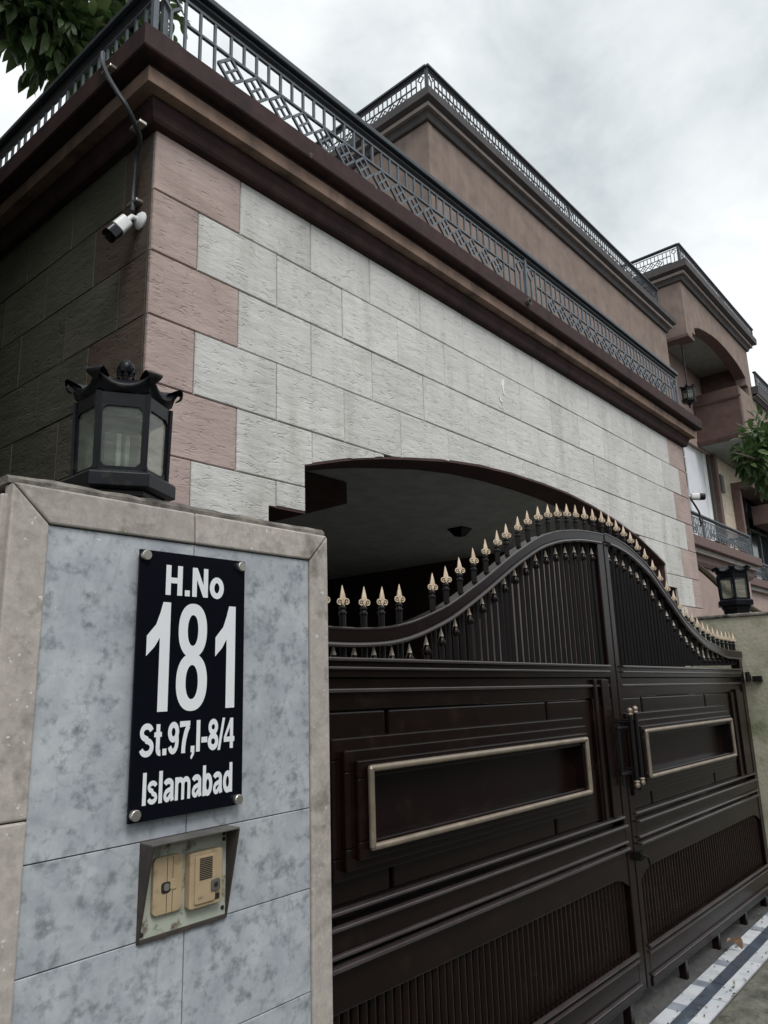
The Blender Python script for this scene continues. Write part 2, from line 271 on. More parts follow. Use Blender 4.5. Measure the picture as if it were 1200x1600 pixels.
def obj(name, mb, mat, parent=None, bevel=0, smooth=False, label=None, kind=None):
    """links mb as one mesh object; a part takes the origin of its thing"""
    org = ORG.get(parent, Vector((0, 0, 0))) if parent else Vector((0, 0, 0))
    me = mb.mesh(name, mat, org, smooth); o = bpy.data.objects.new(name, me); COL.objects.link(o)
    if parent: o.parent = parent; ORG[o] = org
    else: o.location = (0, 0, E); ORG[o] = Vector((0, 0, 0))
    if bevel:
        b = o.modifiers.new('bevel', 'BEVEL'); b.width = bevel; b.segments = 2; b.limit_method = 'ANGLE'; b.angle_limit = R(40)
    if label: o['label'] = label
    if kind: o['kind'] = kind
    return o
def solo(name, mb, mat, label, cat, loc, group=None, **k):
    o = obj(name, mb.shear(lambda v: (v[0]-loc[0], v[1]-loc[1], v[2]-loc[2])), mat, None, **k)
    o.location = (loc[0], loc[1], loc[2]+E); o['label'] = label; o['category'] = cat
    if group: o['group'] = group
    return o
def inst(name, me, parent, loc, rot=None, scale=None, bevel=0):
    """a piece that shares its mesh: loc is in eye-relative world coordinates"""
    o = bpy.data.objects.new(name, me); COL.objects.link(o); o.parent = parent
    o.location = Vector(loc) - ORG[parent]; ORG[o] = Vector(loc)
    if rot is not None: o.rotation_euler = rot
    if scale is not None: o.scale = scale
    if bevel:
        b = o.modifiers.new('bevel', 'BEVEL'); b.width = bevel; b.segments = 1; b.limit_method = 'ANGLE'; b.angle_limit = R(40)
    return o
def struct(name, mb, mat, **k):
    o = obj(name, mb, mat, None, **k); o['kind'] = 'structure'; return o

# ------------------------------------------------------------------ shared dimensions (metres, heights relative to the eye)
XL, YF = 1.866, 3.2458               # left front corner of the car porch
HB = .3                              # half a facing block
XR = XL + 28*HB
ROW = .3818; Z0 = 3.1015             # top of the stone facing
GZ = -E
TS = R(2.0)                          # the side wall leans back two degrees
SD = Vector((-math.sin(TS), math.cos(TS), 0)); SN = Vector((-math.cos(TS), -math.sin(TS), 0))   # along the side wall / outward
AX = [3.0, 3.308, 3.495, 3.764, 4.133, 4.545, 5.006, 5.52, 6.1, 6.579, 7.115, 7.689, 8.333, 8.781, 9.066]
AZ = [1.345, 1.44, 1.494, 1.556, 1.626, 1.698, 1.752, 1.783, 1.792, 1.785, 1.742, 1.669, 1.545, 1.405, 1.31]
CB = 1.035                           # corbel height
def interp(x, xs, ys):
    if x <= xs[0]: return ys[0]
    for i in range(len(xs)-1):
        if x <= xs[i+1]: return ys[i] + (ys[i+1]-ys[i])*(x-xs[i])/(xs[i+1]-xs[i])
    return ys[-1]
def opening(x):
    if 3.0 < x < 9.066: return interp(x, AX, AZ)
    if 2.71 < x < 9.36: return CB
    return -99
def sweep(mb, prof, path, dirs):
    """prof: closed list of (outward, z); path: points; dirs: mitre vectors"""
    mb.rings([[(p[0]+d[0]*o, p[1]+d[1]*o, z) for o, z in prof] for p, d in zip(path, dirs)]); return mb

# ------------------------------------------------------------------ ground
struct('ground', MB().add([(-400, -400, GZ-.02), (400, -400, GZ-.02), (400, 400, GZ-.02), (-400, 400, GZ-.02)], [(0, 1, 2, 3)]), 'ground')
struct('driveway', MB().box(-6, 30, -1.2, 1.36, GZ-.06, GZ-.008), 'ground')
struct('road', MB().box(-60, 60, -9, -1.2, GZ-.09, GZ-.012), 'asphalt')
struct('porch_floor', MB().box(1.37, 9.9, 2.3, 12, GZ-.05, GZ+.0), 'threshold')
struct('threshold', MB().box(1.36, 5.85, 1.575, 2.3, GZ-.05, GZ-.004), 'threshold')
st = struct('marble_strip', MB().box(1.36, 9, 1.352, 1.577, GZ-.06, GZ-.009), 'mortar')
x = 1.45
wt = MB().box(0, .255, 0, .068, -.03, 0).mesh('strip_tile', 'tile_white'); dt = MB().box(0, .296, 0, .062, -.03, 0).mesh('strip_tile', 'tile_dark')
lt = MB().box(0, .296, 0, .068, -.03, 0).mesh('strip_tile', 'tile_white')
mini = MB().box(0, .075, 0, .068, -.03, 0).mesh('strip_tile', 'tile_grey')
while x < 7.5:
    inst('strip_tile', wt, st, (x, 1.507, GZ-.001+random.uniform(-.001, .001)))
    if x < 7.2: inst('strip_tile', mini, st, (x+.258, 1.507, GZ-.002))
    x += .336
x = 1.45
while x < 7.5:
    inst('strip_tile', dt, st, (x, 1.443, GZ-.002+random.uniform(-.001, .001))); inst('strip_tile', lt, st, (x+.1, 1.373, GZ-.001+random.uniform(-.001, .001))); x += .3

# ------------------------------------------------------------------ car porch
porch = thing('car_porch', 'car porch faced with pale rough stone blocks, pink corner stones and a wide arched opening', 'car porch', (XL, YF, GZ))
def block_mesh(poly, mat, thick=.03, name='stone_block', ch=.005):
    """poly: (x,z) outline in the facade plane, front face at y=0 with a worn chamfer"""
    cx = sum(p[0] for p in poly)/len(poly); cz = sum(p[1] for p in poly)/len(poly)
    ins = [(p[0]+(ch if p[0] < cx else -ch), p[1]+(ch if p[1] < cz else -ch)) for p in poly]
    mb = MB(); n = len(poly)
    vs = [(a, 0, b) for a, b in ins] + [(a, .006, b) for a, b in poly] + [(a, thick, b) for a, b in poly]
    fs = [tuple(range(n))] + [(j, (j+1) % n, n+(j+1) % n, n+j) for j in range(n)] + [(n+j, n+(j+1) % n, 2*n+(j+1) % n, 2*n+j) for j in range(n)]
    mb.add(vs, fs); return mb.mesh(name, mat)
J = .003
full = {}
def front_blocks():
    for k in range(12):
        zt = Z0 - ROW*k; zb = max(zt-ROW, GZ)
        us = [0, 2]+list(range(4, 27, 2))+[28] if k % 2 == 0 else [0, 1]+list(range(3, 28, 2))+[28]
        for a, b in zip(us[:-1], us[1:]):
            x0, x1 = XL+a*HB+J, XL+b*HB-J
            pink = (a == 0 or b == 28)
            mat = 'pink_stone' if pink else 'white_stone'
            cuts = sorted({x0, x1, *[c for c in (2.71, 3.0, 9.066, 9.36) if x0 < c < x1], *[c for c in AX if x0 < c < x1]})
            mx_op = max(opening(x0+1e-4), opening(x1-1e-4), *[opening(c-1e-4) for c in cuts], *[opening(c+1e-4) for c in cuts])
            if mx_op < zb:
                key = (round(x1-x0, 3), mat)
                if key not in full: full[key] = block_mesh([(0, -ROW+2*J), (x1-x0, -ROW+2*J), (x1-x0, 0), (0, 0)], mat)
                inst('stone_block', full[key], porch, (x0, YF+random.uniform(-.003, .002), zt-J)); continue
            run = []; runs = []
            xs = []
            for i in range(len(cuts)-1):
                a0, a1 = cuts[i]+1e-5, cuts[i+1]-1e-5
                n = 4 if (3.0 < a0 < 9.0) else 1
                for q in range(n+1): xs.append(a0+(a1-a0)*q/n)
            for xx in xs:
                lo = max(zb+J, opening(xx))
                if lo < zt-J-.012: run.append((xx, lo))
                elif run: runs.append(run); run = []
            if run: runs.append(run)
            for rn in runs:
                if rn[-1][0]-rn[0][0] < .03: continue
                poly = rn + [(rn[-1][0], zt-J), (rn[0][0], zt-J)]
                ox = rn[0][0]
                me = block_mesh([(p[0]-ox, p[1]-zt) for p in poly], mat)
                inst('stone_block', me, porch, (ox, YF+random.uniform(-.003, .002), zt))
front_blocks()
# core of the front wall, with its arch
core = MB(); xs = sorted({XL, 2.71, 3.0, 9.066, 9.36, XR, *AX, *[3.0+6.066*i/40 for i in range(41)]})
for a, b in zip(xs[:-1], xs[1:]):
    if b-a < 1e-4: continue
    za, zb = opening(a+1e-4), opening(b-1e-4)
    if za < -50: za = zb = GZ
    p = [(a, za+.004), (b, zb+.004), (b, 3.45), (a, 3.45)]
    core.prism(p, lambda q: (q[0], YF+.022, q[1]), lambda q: (q[0], YF+.3, q[1]))
obj('wall_core', core, 'mortar', porch)
lin = MB()
for i in range(40):
    a, b = 3.0+6.066*i/40, 3.0+6.066*(i+1)/40
    za, zb = opening(a+1e-3), opening(b-1e-3)
    lin.prism([(a, za-.014), (b, zb-.014), (b, zb+.001), (a, za+.001)], lambda q: (q[0], YF+.004, q[1]), lambda q: (q[0], YF+.31, q[1]))
lin.box(2.71, 3.002, YF+.004, YF+.31, CB-.012, CB+.001); lin.box(9.064, 9.36, YF+.004, YF+.31, CB-.012, CB+.001)
lin.box(2.998, 3.008, YF+.02, YF+.31, CB, 1.34); lin.box(9.058, 9.068, YF+.02, YF+.31, CB, 1.30)
lin.box(2.70, 2.715, YF+.02, YF+.31, GZ, CB); lin.box(9.355, 9.37, YF+.02, YF+.31, GZ, CB)
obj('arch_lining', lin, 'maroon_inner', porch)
# side wall: blocks laid along SD from the corner
C0 = Vector((XL, YF, 0))
def sidep(s, o, z): return C0 + SD*s + SN*o + Vector((0, 0, z))
sfull = {}
for k in range(12):
    zt = Z0-ROW*k; us = [0, 1]+list(range(3, 17, 2))+[16] if k % 2 == 0 else list(range(0, 17, 2))
    us = sorted(set(us))
    for a, b in zip(us[:-1], us[1:]):
        s0, s1 = a*HB+J+(.0305 if a == 0 else 0), b*HB-J
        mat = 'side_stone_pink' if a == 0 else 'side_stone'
        key = (round(s1-s0, 3), mat)
        hgt = ROW-2*J if zt-ROW > GZ else zt-GZ-J
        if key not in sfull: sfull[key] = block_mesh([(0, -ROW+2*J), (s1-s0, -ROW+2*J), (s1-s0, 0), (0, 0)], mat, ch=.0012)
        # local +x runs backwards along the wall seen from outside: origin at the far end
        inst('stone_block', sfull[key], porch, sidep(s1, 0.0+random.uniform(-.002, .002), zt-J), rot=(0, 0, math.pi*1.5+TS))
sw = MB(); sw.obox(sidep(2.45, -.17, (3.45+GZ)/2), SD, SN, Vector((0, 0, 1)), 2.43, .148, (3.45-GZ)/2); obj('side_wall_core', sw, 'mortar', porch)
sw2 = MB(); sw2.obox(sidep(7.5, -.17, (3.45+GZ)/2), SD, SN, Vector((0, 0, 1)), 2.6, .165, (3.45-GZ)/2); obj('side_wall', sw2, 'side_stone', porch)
# inside: ceiling, dropped ceiling, right wall with an opening, back wall, roof
obj('ceiling', MB().box(1.9, 10.2, YF+.3, 13, 1.95, 2.05), 'porch_ceiling', porch)
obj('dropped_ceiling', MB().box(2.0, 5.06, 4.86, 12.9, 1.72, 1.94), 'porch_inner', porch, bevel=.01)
iw = MB(); ya_ = [3.9, 4.3, 4.7, 5.0, 5.3, 5.6, 6.0, 6.46, 6.85]; yz_ = [1.30, 1.58, 1.74, 1.78, 1.775, 1.74, 1.58, 1.29, .95]
for i in range(8):
    iw.prism([(ya_[i], yz_[i]), (ya_[i+1], yz_[i+1]), (ya_[i+1], 3.4), (ya_[i], 3.4)], lambda q: (9.95, q[0], q[1]), lambda q: (10.25, q[0], q[1]))
iw.box(9.95, 10.25, YF+.3, 3.9, GZ, 3.4).box(9.95, 10.25, 6.85, 13.2, GZ, 3.4)
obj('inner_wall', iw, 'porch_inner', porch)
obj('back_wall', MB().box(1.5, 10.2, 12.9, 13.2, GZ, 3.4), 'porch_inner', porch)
obj('roof_slab', MB().box(1.7, 10.25, YF+.3, 13.2, 3.40, 3.47), 'old_cement', porch)
# cornice swept round the corner
mL = SN.copy(); mC = (SN+Vector((0, -1, 0))); mC = mC/(1+SN.dot(Vector((0, -1, 0)))); mR = Vector((1, -1, 0)); mB = Vector((1, 0, 0))
cpath = [C0+SD*9.5, C0, Vector((XR, YF, 0)), Vector((XR, YF+6, 0))]; cdir = [mL, mC, mR, mB]
cov = [(.0, 3.10), (.045, 3.105), (.058, 3.125), (.066, 3.165), (.080, 3.195), (.085, 3.225), (.085, 3.232), (-.1, 3.232), (-.1, 3.10)]
obj('cornice_moulding', sweep(MB(), cov, cpath, cdir), 'maroon', porch, bevel=.003)
obj('fascia_band', sweep(MB(), [(-.1, 3.234), (.155, 3.234), (.158, 3.325), (.13, 3.333), (-.1, 3.333)], cpath, cdir), 'fascia', porch, bevel=.003)
obj('slab_edge', sweep(MB(), [(-.1, 3.335), (.145, 3.335), (.15, 3.35), (.228, 3.358), (.235, 3.37), (.235, 3.505), (.225, 3.512), (-.1, 3.512)], cpath, cdir), 'maroon', porch, bevel=.004)
obj('drain_spout', MB().lathe((5.62, YF-.27, 3.42), [(.03, -.04), (.034, 0), (.026, .001), (.02, -.03)], 10, ax=(0, -1, 0)), 'box_grey', porch, smooth=True)
obj('paint_mark', MB().prism([(0, .03), (.02, -.05), (.035, -.06), (.03, .02), (.045, .09), (.035, .10)], lambda p: (5.44+p[0], YF-.009, 2.575+p[1]), lambda p: (5.44+p[0], YF-.004, 2.575+p[1]))
    .prism([(0, .03), (.012, 0), (.035, -.012), (.05, .005), (.03, .008), (.018, .03)], lambda p: (5.385+p[0], YF-.009, 2.44+p[1]), lambda p: (5.385+p[0], YF-.004, 2.44+p[1])), 'bright_white', porch)  # two small white marks just proud of the stone
yw = thing('yard_wall', 'pale pink yard wall showing through the upper bars of the left gate leaf', 'wall', (11.65, 8, GZ))
obj('wall', MB().box(11.6, 11.75, 6.0, 12, GZ, 2.6), 'yard_pink', yw)
obj('coping', MB().box(11.55, 11.8, 5.98, 12, 2.601, 2.66), 'old_cement', yw)
cl = thing('ceiling_lamp', 'small dark square ceiling lamp under the car porch ceiling', 'lamp', (7.86, 5.48, 1.95))
obj('shade', MB().lathe((7.86, 5.48, 1.95), [(.165, 0), (.165, -.012), (.075, -.105), (.06, -.105)], 4, R(45)), 'lamp_black', cl)
obj('base', MB().box(7.80, 7.92, 5.42, 5.54, 1.935, 1.9495), 'lamp_black', cl)

# ------------------------------------------------------------------ railings with diamond lattice
DS = .2035; RBOT, RMID, RTOP, RHAND = .125, .325, .49, .60
def dia_mesh(mat, h=.094, d=.016):
    m = MB()
    c = [(0, h), (h, 0), (0, -h), (-h, 0)]
    P = lambda p: (p[0], 0, p[1])
    t = .017
    for i in range(4):
        a, b = c[i], c[(i+1) % 4]; m.bar(P(a), P(b), t, d)
    mid = lambda a, b: ((a[0]+b[0])/2, (a[1]+b[1])/2)
    m.bar(P(mid(c[0], c[1])), P(mid(c[2], c[3])), t*.8, d*.9); m.bar(P(mid(c[1], c[2])), P(mid(c[3], c[0])), t*.8, d*.8)
    return m.mesh('lattice_diamond', mat)
def stick_mesh(mat):
    m = MB(); hx, hz = .062, .068; zc = RTOP-.012-hz
    P = lambda p: (p[0], 0, p[1]+zc)
    c = [(0, hz), (hx, 0), (0, -hz), (-hx, 0)]
    for i in range(4): m.bar(P(c[i]), P(c[(i+1) % 4]), .015, .015)
    m.bar((0, 0, 0), (0, 0, zc-hz), .016, .016)
    return m.mesh('diamond_baluster', mat)
RM = {}
def railing(name, label, p0, sections, parent_loc, mats=('iron', 'iron_dark'), detailed=True, end_post=True):
    """sections: list of (start, direction, [diamond counts]) walked from start; start is on the slab top"""
    t = thing(name, label, 'railing', parent_loc)
    im, hm = mats
    if im not in RM:
        RM[im] = dict(dia=dia_mesh(im), stick=stick_mesh(im),
            short=MB().box(-.008, .008, -.008, .008, RMID, RTOP).mesh('short_baluster', im), long=MB().box(-.008, .008, -.008, .008, .0, RTOP).mesh('long_baluster', im),
            post=MB().box(-.016, .016, -.016, .016, 0, RHAND-.03).mesh('post', im))
    K = RM[im]; loose = MB()
    def put(nm, key, p, yawz):
        if detailed: inst(nm, K[key], t, p, rot=(0, 0, yawz))
        else:
            mw = Matrix.Translation(p) @ Matrix.Rotation(yawz, 4, 'Z'); me = K[key]
            loose.add([mw @ v.co for v in me.vertices], [tuple(f.vertices) for f in me.polygons])
    first = True
    for (start, d, counts) in sections:
        start = Vector(start); d = Vector(d).normalized(); yz = math.atan2(d.y, d.x); s = 0.0
        nrm = Vector((d.y, -d.x, 0))
        for n in counts:
            L_ = n*DS+.86; P = lambda q: start + d*q
            put('post', 'post', P(s), yz)
            for q in (.105, L_-.105): put('diamond_baluster', 'stick', P(s+q), yz)
            for q in (.2, .305, .41, L_-.41, L_-.305, L_-.2): put('long_baluster', 'long', P(s+q), yz)
            for i in range(n):
                q = s+.43+DS*(i+.5)
                put('lattice_diamond', 'dia', P(q)+Vector((0, 0, (RBOT+RMID)/2)), yz)
                put('short_baluster', 'short', P(q), yz)
                if i < n-1: put('short_baluster', 'short', P(q+DS/2), yz)
            for zz, h, a_, b_ in ((RBOT-.005, .014, .2, L_-.2), (RMID, .016, .2, L_-.2), (RTOP, .016, .02, L_-.02)):
                mb = MB().obox(P(s+(a_+b_)/2)+Vector((0, 0, zz)), d, nrm, Vector((0, 0, 1)), (b_-a_)/2, .010, h/2)
                obj('rail_bar', mb, im, t)
            s += L_
        put('post', 'post', start+d*s, yz)
        mb = MB().obox(start+d*(s/2)+Vector((0, 0, RHAND-.02)), d, nrm, Vector((0, 0, 1)), s/2+.028, .05, .022)
        mb.obox(start+d*(s/2)+Vector((0, 0, RHAND-.055)), d, nrm, Vector((0, 0, 1)), s/2+.02, .02, .012)
        obj('handrail', mb, hm, t, bevel=.008)
    if loose.v: obj('balusters', loose, im, t, kind='stuff')
    return t
ZS = 3.512
rc = Vector((XL-.1, YF-.1, ZS))
railing('roof_railing', 'grey iron railing with diamond lattice along the edge of the car porch roof', None,
        [(rc, (1, 0, 0), [16, 16]), (C0+SN*.02+Vector((0, -.1, ZS+.02))+SD*.03, SD, [16, 16])], rc)

# ------------------------------------------------------------------ upper storey set back behind the porch
YU, XU0, XU1, ZU = 5.85, 8.10, 18.35, 8.72
uh = thing('upper_house', 'pinkish brown plastered upper storey with dark cornice set back above the car porch', 'house', (XU0, YU, GZ))
obj('wall', MB().box(XU0, XU1, YU, YU+9, 3.48, ZU+.25).box(13.5, XU1, YU+.01, YU+9, 2.2, 3.48), 'plaster', uh, bevel=.01)
obj('corner_strip', MB().box(XU0+.001, XU0+.11, YU-.012, YU+.01, 3.47, ZU-.005), 'plaster', uh)
up_ = [Vector((XU0, YU+9, 0)), Vector((XU0, YU, 0)), Vector((XU1, YU, 0)), Vector((XU1, YU+5, 0))]; ud = [Vector((-1, 0, 0)), Vector((-1, -1, 0)), Vector((1, -1, 0)), Vector((1, 0, 0))]
obj('cornice_moulding', sweep(MB(), [(a, b-3.10+ZU) for a, b in cov], up_, ud), 'grey_moulding', uh, bevel=.003)
obj('fascia_band', sweep(MB(), [(-.1, ZU+.134), (.15, ZU+.134), (.153, ZU+.20), (-.1, ZU+.21)], up_, ud), 'light_moulding', uh)
obj('slab_edge', sweep(MB(), [(-.1, ZU+.212), (.155, ZU+.212), (.23, ZU+.25), (.235, ZU+.395), (-.1, ZU+.40)], up_, ud), 'grey_moulding', uh, bevel=.004)
obj('roof_kerb', MB().box(XU0+.02, XU1-.1, YU-.03, YU+.2, ZU+.39, ZU+.53).box(XU0+.02, XU0+.2, YU+.21, YU+8.9, ZU+.39, ZU+.53), 'grey_moulding', uh)
uc = Vector((XU0+.07, YU, ZU+.53))
railing('roof_railing', 'dark iron railing with diamond lattice on the roof edge of the brown upper storey', None,
        [(uc, (1, 0, 0), [20, 20]), (uc+Vector((0, .03, 0)), (0, 1, 0), [20])], uc, mats=('iron_dark', 'iron_dark'))

# ------------------------------------------------------------------ house wing on the right: arched portico, bay, balconies
YA, XA0, XA1 = 5.48, 18.9, 25.05
wing = thing('balcony_house', 'brown house wing with a wide arched upper balcony at the right edge', 'house', (XA0, YA, GZ))
ax_ = [19.6, 20.0, 20.56, 21.2, 21.82, 22.5, 23.09, 23.6, 23.81, 24.1, 24.37]; az_ = [9.2, 9.35, 9.456, 9.555, 9.60, 9.585, 9.53, 9.455, 9.41, 9.32, 9.2]
ar = MB(); xs = [XA0, 19.35, 19.6]+[19.6+4.77*i/24 for i in range(1, 25)]+[24.6, XA1]
for a, b in zip(xs[:-1], xs[1:]):
    def lo(x):
        if x <= 19.351: return 8.78
        if x <= 19.601: return 8.98 if x < 19.6 else 9.2
        if x <= 24.371: return interp(x, ax_, az_)
        return 8.9 if x < 24.61 else 8.6
    z0, z1 = (lo(a+1e-3), lo(b-1e-3))
    if 19.35 <= a < 19.6: z0 = z1 = 8.98
    if a >= 24.37: z0 = z1 = (8.95 if a < 24.59 else 8.6)
    if a < 19.35: z0 = z1 = 8.78
    ar.prism([(a, z0), (b, z1), (b, 10.5), (a, 10.5)], lambda q: (q[0], YA, q[1]), lambda q: (q[0], YA+.3, q[1]))
obj('arch_wall', ar, 'plaster', wing)
al = MB()
for i in range(24):
    a, b = 19.6+4.77*i/24, 19.6+4.77*(i+1)/24
    al.prism([(a, interp(a, ax_, az_)-.02), (b, interp(b, ax_, az_)-.02), (b, interp(b, ax_, az_)+.0), (a, interp(a, ax_, az_)+.0)], lambda q: (q[0], YA-.006, q[1]), lambda q: (q[0], YA+.32, q[1]))
obj('arch_lining', al, 'maroon_clean', wing)
obj('pier_foot', MB().box(XA0-.03, 19.38, YA-.03, YA+.36, 8.70, 8.782), 'maroon_clean', wing)
obj('side_beam', MB().box(XA0, XA0+.3, YA+.3, 8.2, 8.78, 10.5), 'plaster', wing)
obj('side_moulding', MB().box(XA0-.03, XA0+.33, YA+.36, 8.2, 8.70, 8.782), 'maroon_clean', wing)
pp = [Vector((XA0, YA+6, 0)), Vector((XA0, YA, 0)), Vector((XA1, YA, 0)), Vector((XA1, YA+6, 0))]
ZA = 10.32
obj('cornice_moulding', sweep(MB(), [(a*1.2, b-3.10+ZA) for a, b in cov], pp, ud), 'grey_moulding', wing, bevel=.003)
obj('fascia_band', sweep(MB(), [(-.1, ZA+.134), (.17, ZA+.134), (.175, ZA+.21), (-.1, ZA+.22)], pp, ud), 'light_moulding', wing)
obj('slab_edge', sweep(MB(), [(-.1, ZA+.222), (.19, ZA+.222), (.29, ZA+.26), (.30, ZA+.455), (-.1, ZA+.46)], pp, ud), 'grey_moulding', wing, bevel=.004)
obj('portico_ceiling', MB().box(XA0+.3, 24.42, YA+.3, 6.86, 9.62, 9.72), 'soffit', wing)
obj('roof_slab', MB().box(XA0+.05, XA1-.05, YA+.1, 11, 10.45, 10.55), 'old_cement', wing)
obj('rear_wall', MB().box(XA0-1.2, 42, 6.88, 7.2, 6.9, 10.45), 'pink_plaster', wing)
obj('pier_wall', MB().box(24.42, XA1, YA+.3, 6.86, 8.62, 10.45), 'plaster_dark', wing)
bayp = [Vector((23.3, 6.86, 0)), Vector((23.3, YA, 0)), Vector((42, YA, 0))]; bd = [Vector((-1, 0, 0)), Vector((-1, -1, 0)), Vector((0, -1, 0))]
obj('bay_side', MB().box(23.3, 23.5, YA+.005, 6.86, 7.12, 8.62), 'plaster_dark', wing)
obj('bay_front', MB().box(23.501, 42, YA, YA+.2, 7.12, 8.6), 'plaster', wing)
obj('bay_moulding', sweep(MB(), [(-.15, 6.95), (.02, 6.95), (.06, 6.99), (.09, 7.05), (.10, 7.118), (-.15, 7.118)], bayp, bd), 'maroon_clean', wing, bevel=.004)
obj('bay_cornice', sweep(MB(), [(-.15, 8.24), (.03, 8.24), (.05, 8.30), (-.15, 8.30)], bayp[:2], bd[:2]), 'maroon_clean', wing)
obj('bay_slab_edge', sweep(MB(), [(-.15, 8.602), (.05, 8.602), (.12, 8.70), (.20, 8.76), (.22, 9.02), (-.15, 9.03)], [Vector((24.9, YA, 0)), Vector((42, YA, 0))], [Vector((0, -1, 0))]*2), 'grey_moulding', wing)
obj('bay_fascia', MB().box(24.9, 42, YA-.17, YA-.02, 8.70, 8.765), 'light_moulding', wing)
obj('bay_soffit', MB().box(23.35, 42, YA+.05, 6.86, 6.955, 7.03), 'soffit', wing)
# lower wall with coursed stone, window and hood
obj('lower_wall', MB().box(24.25, 26.35, 6.90, 7.2, GZ, 6.95).box(31.2, 44, 6.90, 7.2, GZ, 6.95).box(26.35, 31.2, 6.90, 7.2, 6.25, 6.95).box(26.35, 31.2, 6.90, 7.2, GZ, 2.0), 'mortar', wing)
sbm = {}
for k in range(9):
    zt = 6.94-.62*k; x = 24.75+(0 if k % 2 else -.55)
    while x < 44:
        x0, x1 = max(x, 24.75), min(x+1.1, 44)
        if not (6.25 > zt-.3 > 2.0 and x1 > 26.35 and x0 < 31.2):
            pass
        else:
            if x0 < 26.35: x1 = 26.35
            elif x1 > 31.2: x0 = 31.2
            else: x += 1.1; continue
        if x1-x0 > .08 and x0 < 34:
            key = round(x1-x0, 2)
            if key not in sbm: sbm[key] = MB().box(0, x1-x0-.012, 0, .05, -.612, 0).mesh('wall_stone', 'beige_stone')
            inst('wall_stone', sbm[key], wing, (x0, 6.86+random.uniform(-.003, .003), zt))
        x += 1.1
obj('corner_trim', MB().box(24.5, 24.74, 6.78, 6.93, GZ, 6.95), 'maroon_clean', wing)
wn = obj('window', MB().box(26.36, 31.19, 7.12, 7.16, 2.0, 6.24), 'win_dark', wing)
wf = MB()
for xx in (26.38, 27.3, 28.6, 29.9, 31.12): wf.box(xx, xx+.07, 7.05, 7.115, 2.0, 6.24)
wf.box(26.45, 31.12, 7.05, 7.115, 5.0, 5.08)
obj('window_frame', wf, 'win_frame', wn)
obj('window_hood', MB().box(26.2, 44, 6.2, 6.859, 6.02, 6.26).box(26.2, 26.42, 6.6, 6.859, 2, 6.018), 'maroon_clean', wing, bevel=.01)
lb2 = obj('window_box', MB().box(28.2, 34, 6.15, 6.8, 5.05, 5.75), 'maroon_clean', wing, bevel=.01, label='pinkish brown box over the window with two small dark openings')
obj('vent', MB().box(29.0, 29.45, 6.12, 6.16, 5.25, 5.62).box(29.7, 30.15, 6.12, 6.16, 5.25, 5.62), 'win_dark', lb2)
obj('wall_switchbox', MB().box(24.98, 25.3, 6.80, 6.86, 5.75, 6.35).box(25.03, 25.25, 6.79, 6.80, 5.82, 6.28), ['box_grey'], wing)
obj('white_column', MB().box(22.3, 23.9, 7.0, 9.0, GZ, 8.9), 'white_paint', wing, bevel=.01)
obj('bright_column', MB().box(23.92, 24.47, 6.98, 7.3, GZ, 6.94), 'bright_white', wing)
# lower balconies
lbp = [Vector((13.5, YA, 0)), Vector((21.5, YA, 0)), Vector((21.5, 7.2, 0))]; lbd = [Vector((0, -1, 0)), Vector((1, -1, 0)), Vector((1, 0, 0))]
obj('balcony_edge', sweep(MB(), [(-.4, 2.72), (.28, 2.72), (.30, 2.74), (.30, 2.95), (-.4, 2.96)], lbp, lbd), 'maroon_clean', wing, bevel=.006)
obj('balcony_fascia', sweep(MB(), [(-.4, 2.60), (.20, 2.60), (.20, 2.718), (-.4, 2.718)], lbp, lbd), 'light_moulding', wing)
obj('balcony_cornice', sweep(MB(), [(-.4, 2.36), (.05, 2.36), (.10, 2.44), (.12, 2.598), (-.4, 2.598)], lbp, lbd), 'maroon_clean', wing)
obj('balcony_floor', MB().box(13.5, 21.3, YA+.2, 7.1, 2.8, 2.9), 'soffit', wing)
obj('ground_floor_wall', MB().box(13.5, 21.5, YA, 12, GZ, 2.36), 'pink_plaster', wing)
obj('wall_band', MB().box(13.5, 21.55, YA-.10, YA-.001, .90, .98).box(13.5, 21.55, YA-.06, YA-.001, .78, .899), 'maroon_clean', wing)
obj('lower_band', MB().box(13.5, 21.55, YA-.02, YA-.001, -.1, .779), 'soffit', wing)
rb = [Vector((22.2, 6.3, 0)), Vector((44, 6.3, 0))]
obj('terrace_edge', sweep(MB(), [(-.4, 2.5), (.22, 2.5), (.24, 2.52), (.24, 2.75), (-.4, 2.76)], rb, [Vector((0, -1, 0))]*2), 'maroon_clean', wing)
obj('terrace_fascia', sweep(MB(), [(-.4, 2.38), (.14, 2.38), (.14, 2.498), (-.4, 2.498)], rb, [Vector((0, -1, 0))]*2), 'light_moulding', wing)
obj('terrace_wall', MB().box(22.2, 44, 6.3, 6.85, GZ, 2.38), 'pink_plaster', wing)
pc = Vector((XA0-.1, YA-.1, ZA+.46))
railing('roof_railing', 'dark navy iron railing on the roof of the arched balcony wing', None,
        [(pc, (1, 0, 0), [14, 12]), (pc+Vector((0, .03, 0)), (0, 1, 0), [9, 9])], pc, mats=('iron_navy', 'iron_navy'), detailed=False)
railing('terrace_railing', 'dark iron railing on the bay roof right of the arched balcony', None,
        [((25.2, YA-.1, 9.03), (1, 0, 0), [16, 16])], (25.2, YA-.1, 9.03), mats=('iron_navy', 'iron_navy'), detailed=False)
railing('balcony_railing', 'dark railing of the lower balcony behind the right lantern', None,
        [((13.5, YA-.15, 2.96), (1, 0, 0), [16, 14]), ((21.45, YA-.15, 2.96), (0, 1, 0), [3])], (12.9, YA-.15, 2.96), mats=('iron', 'iron_navy'), detailed=False)
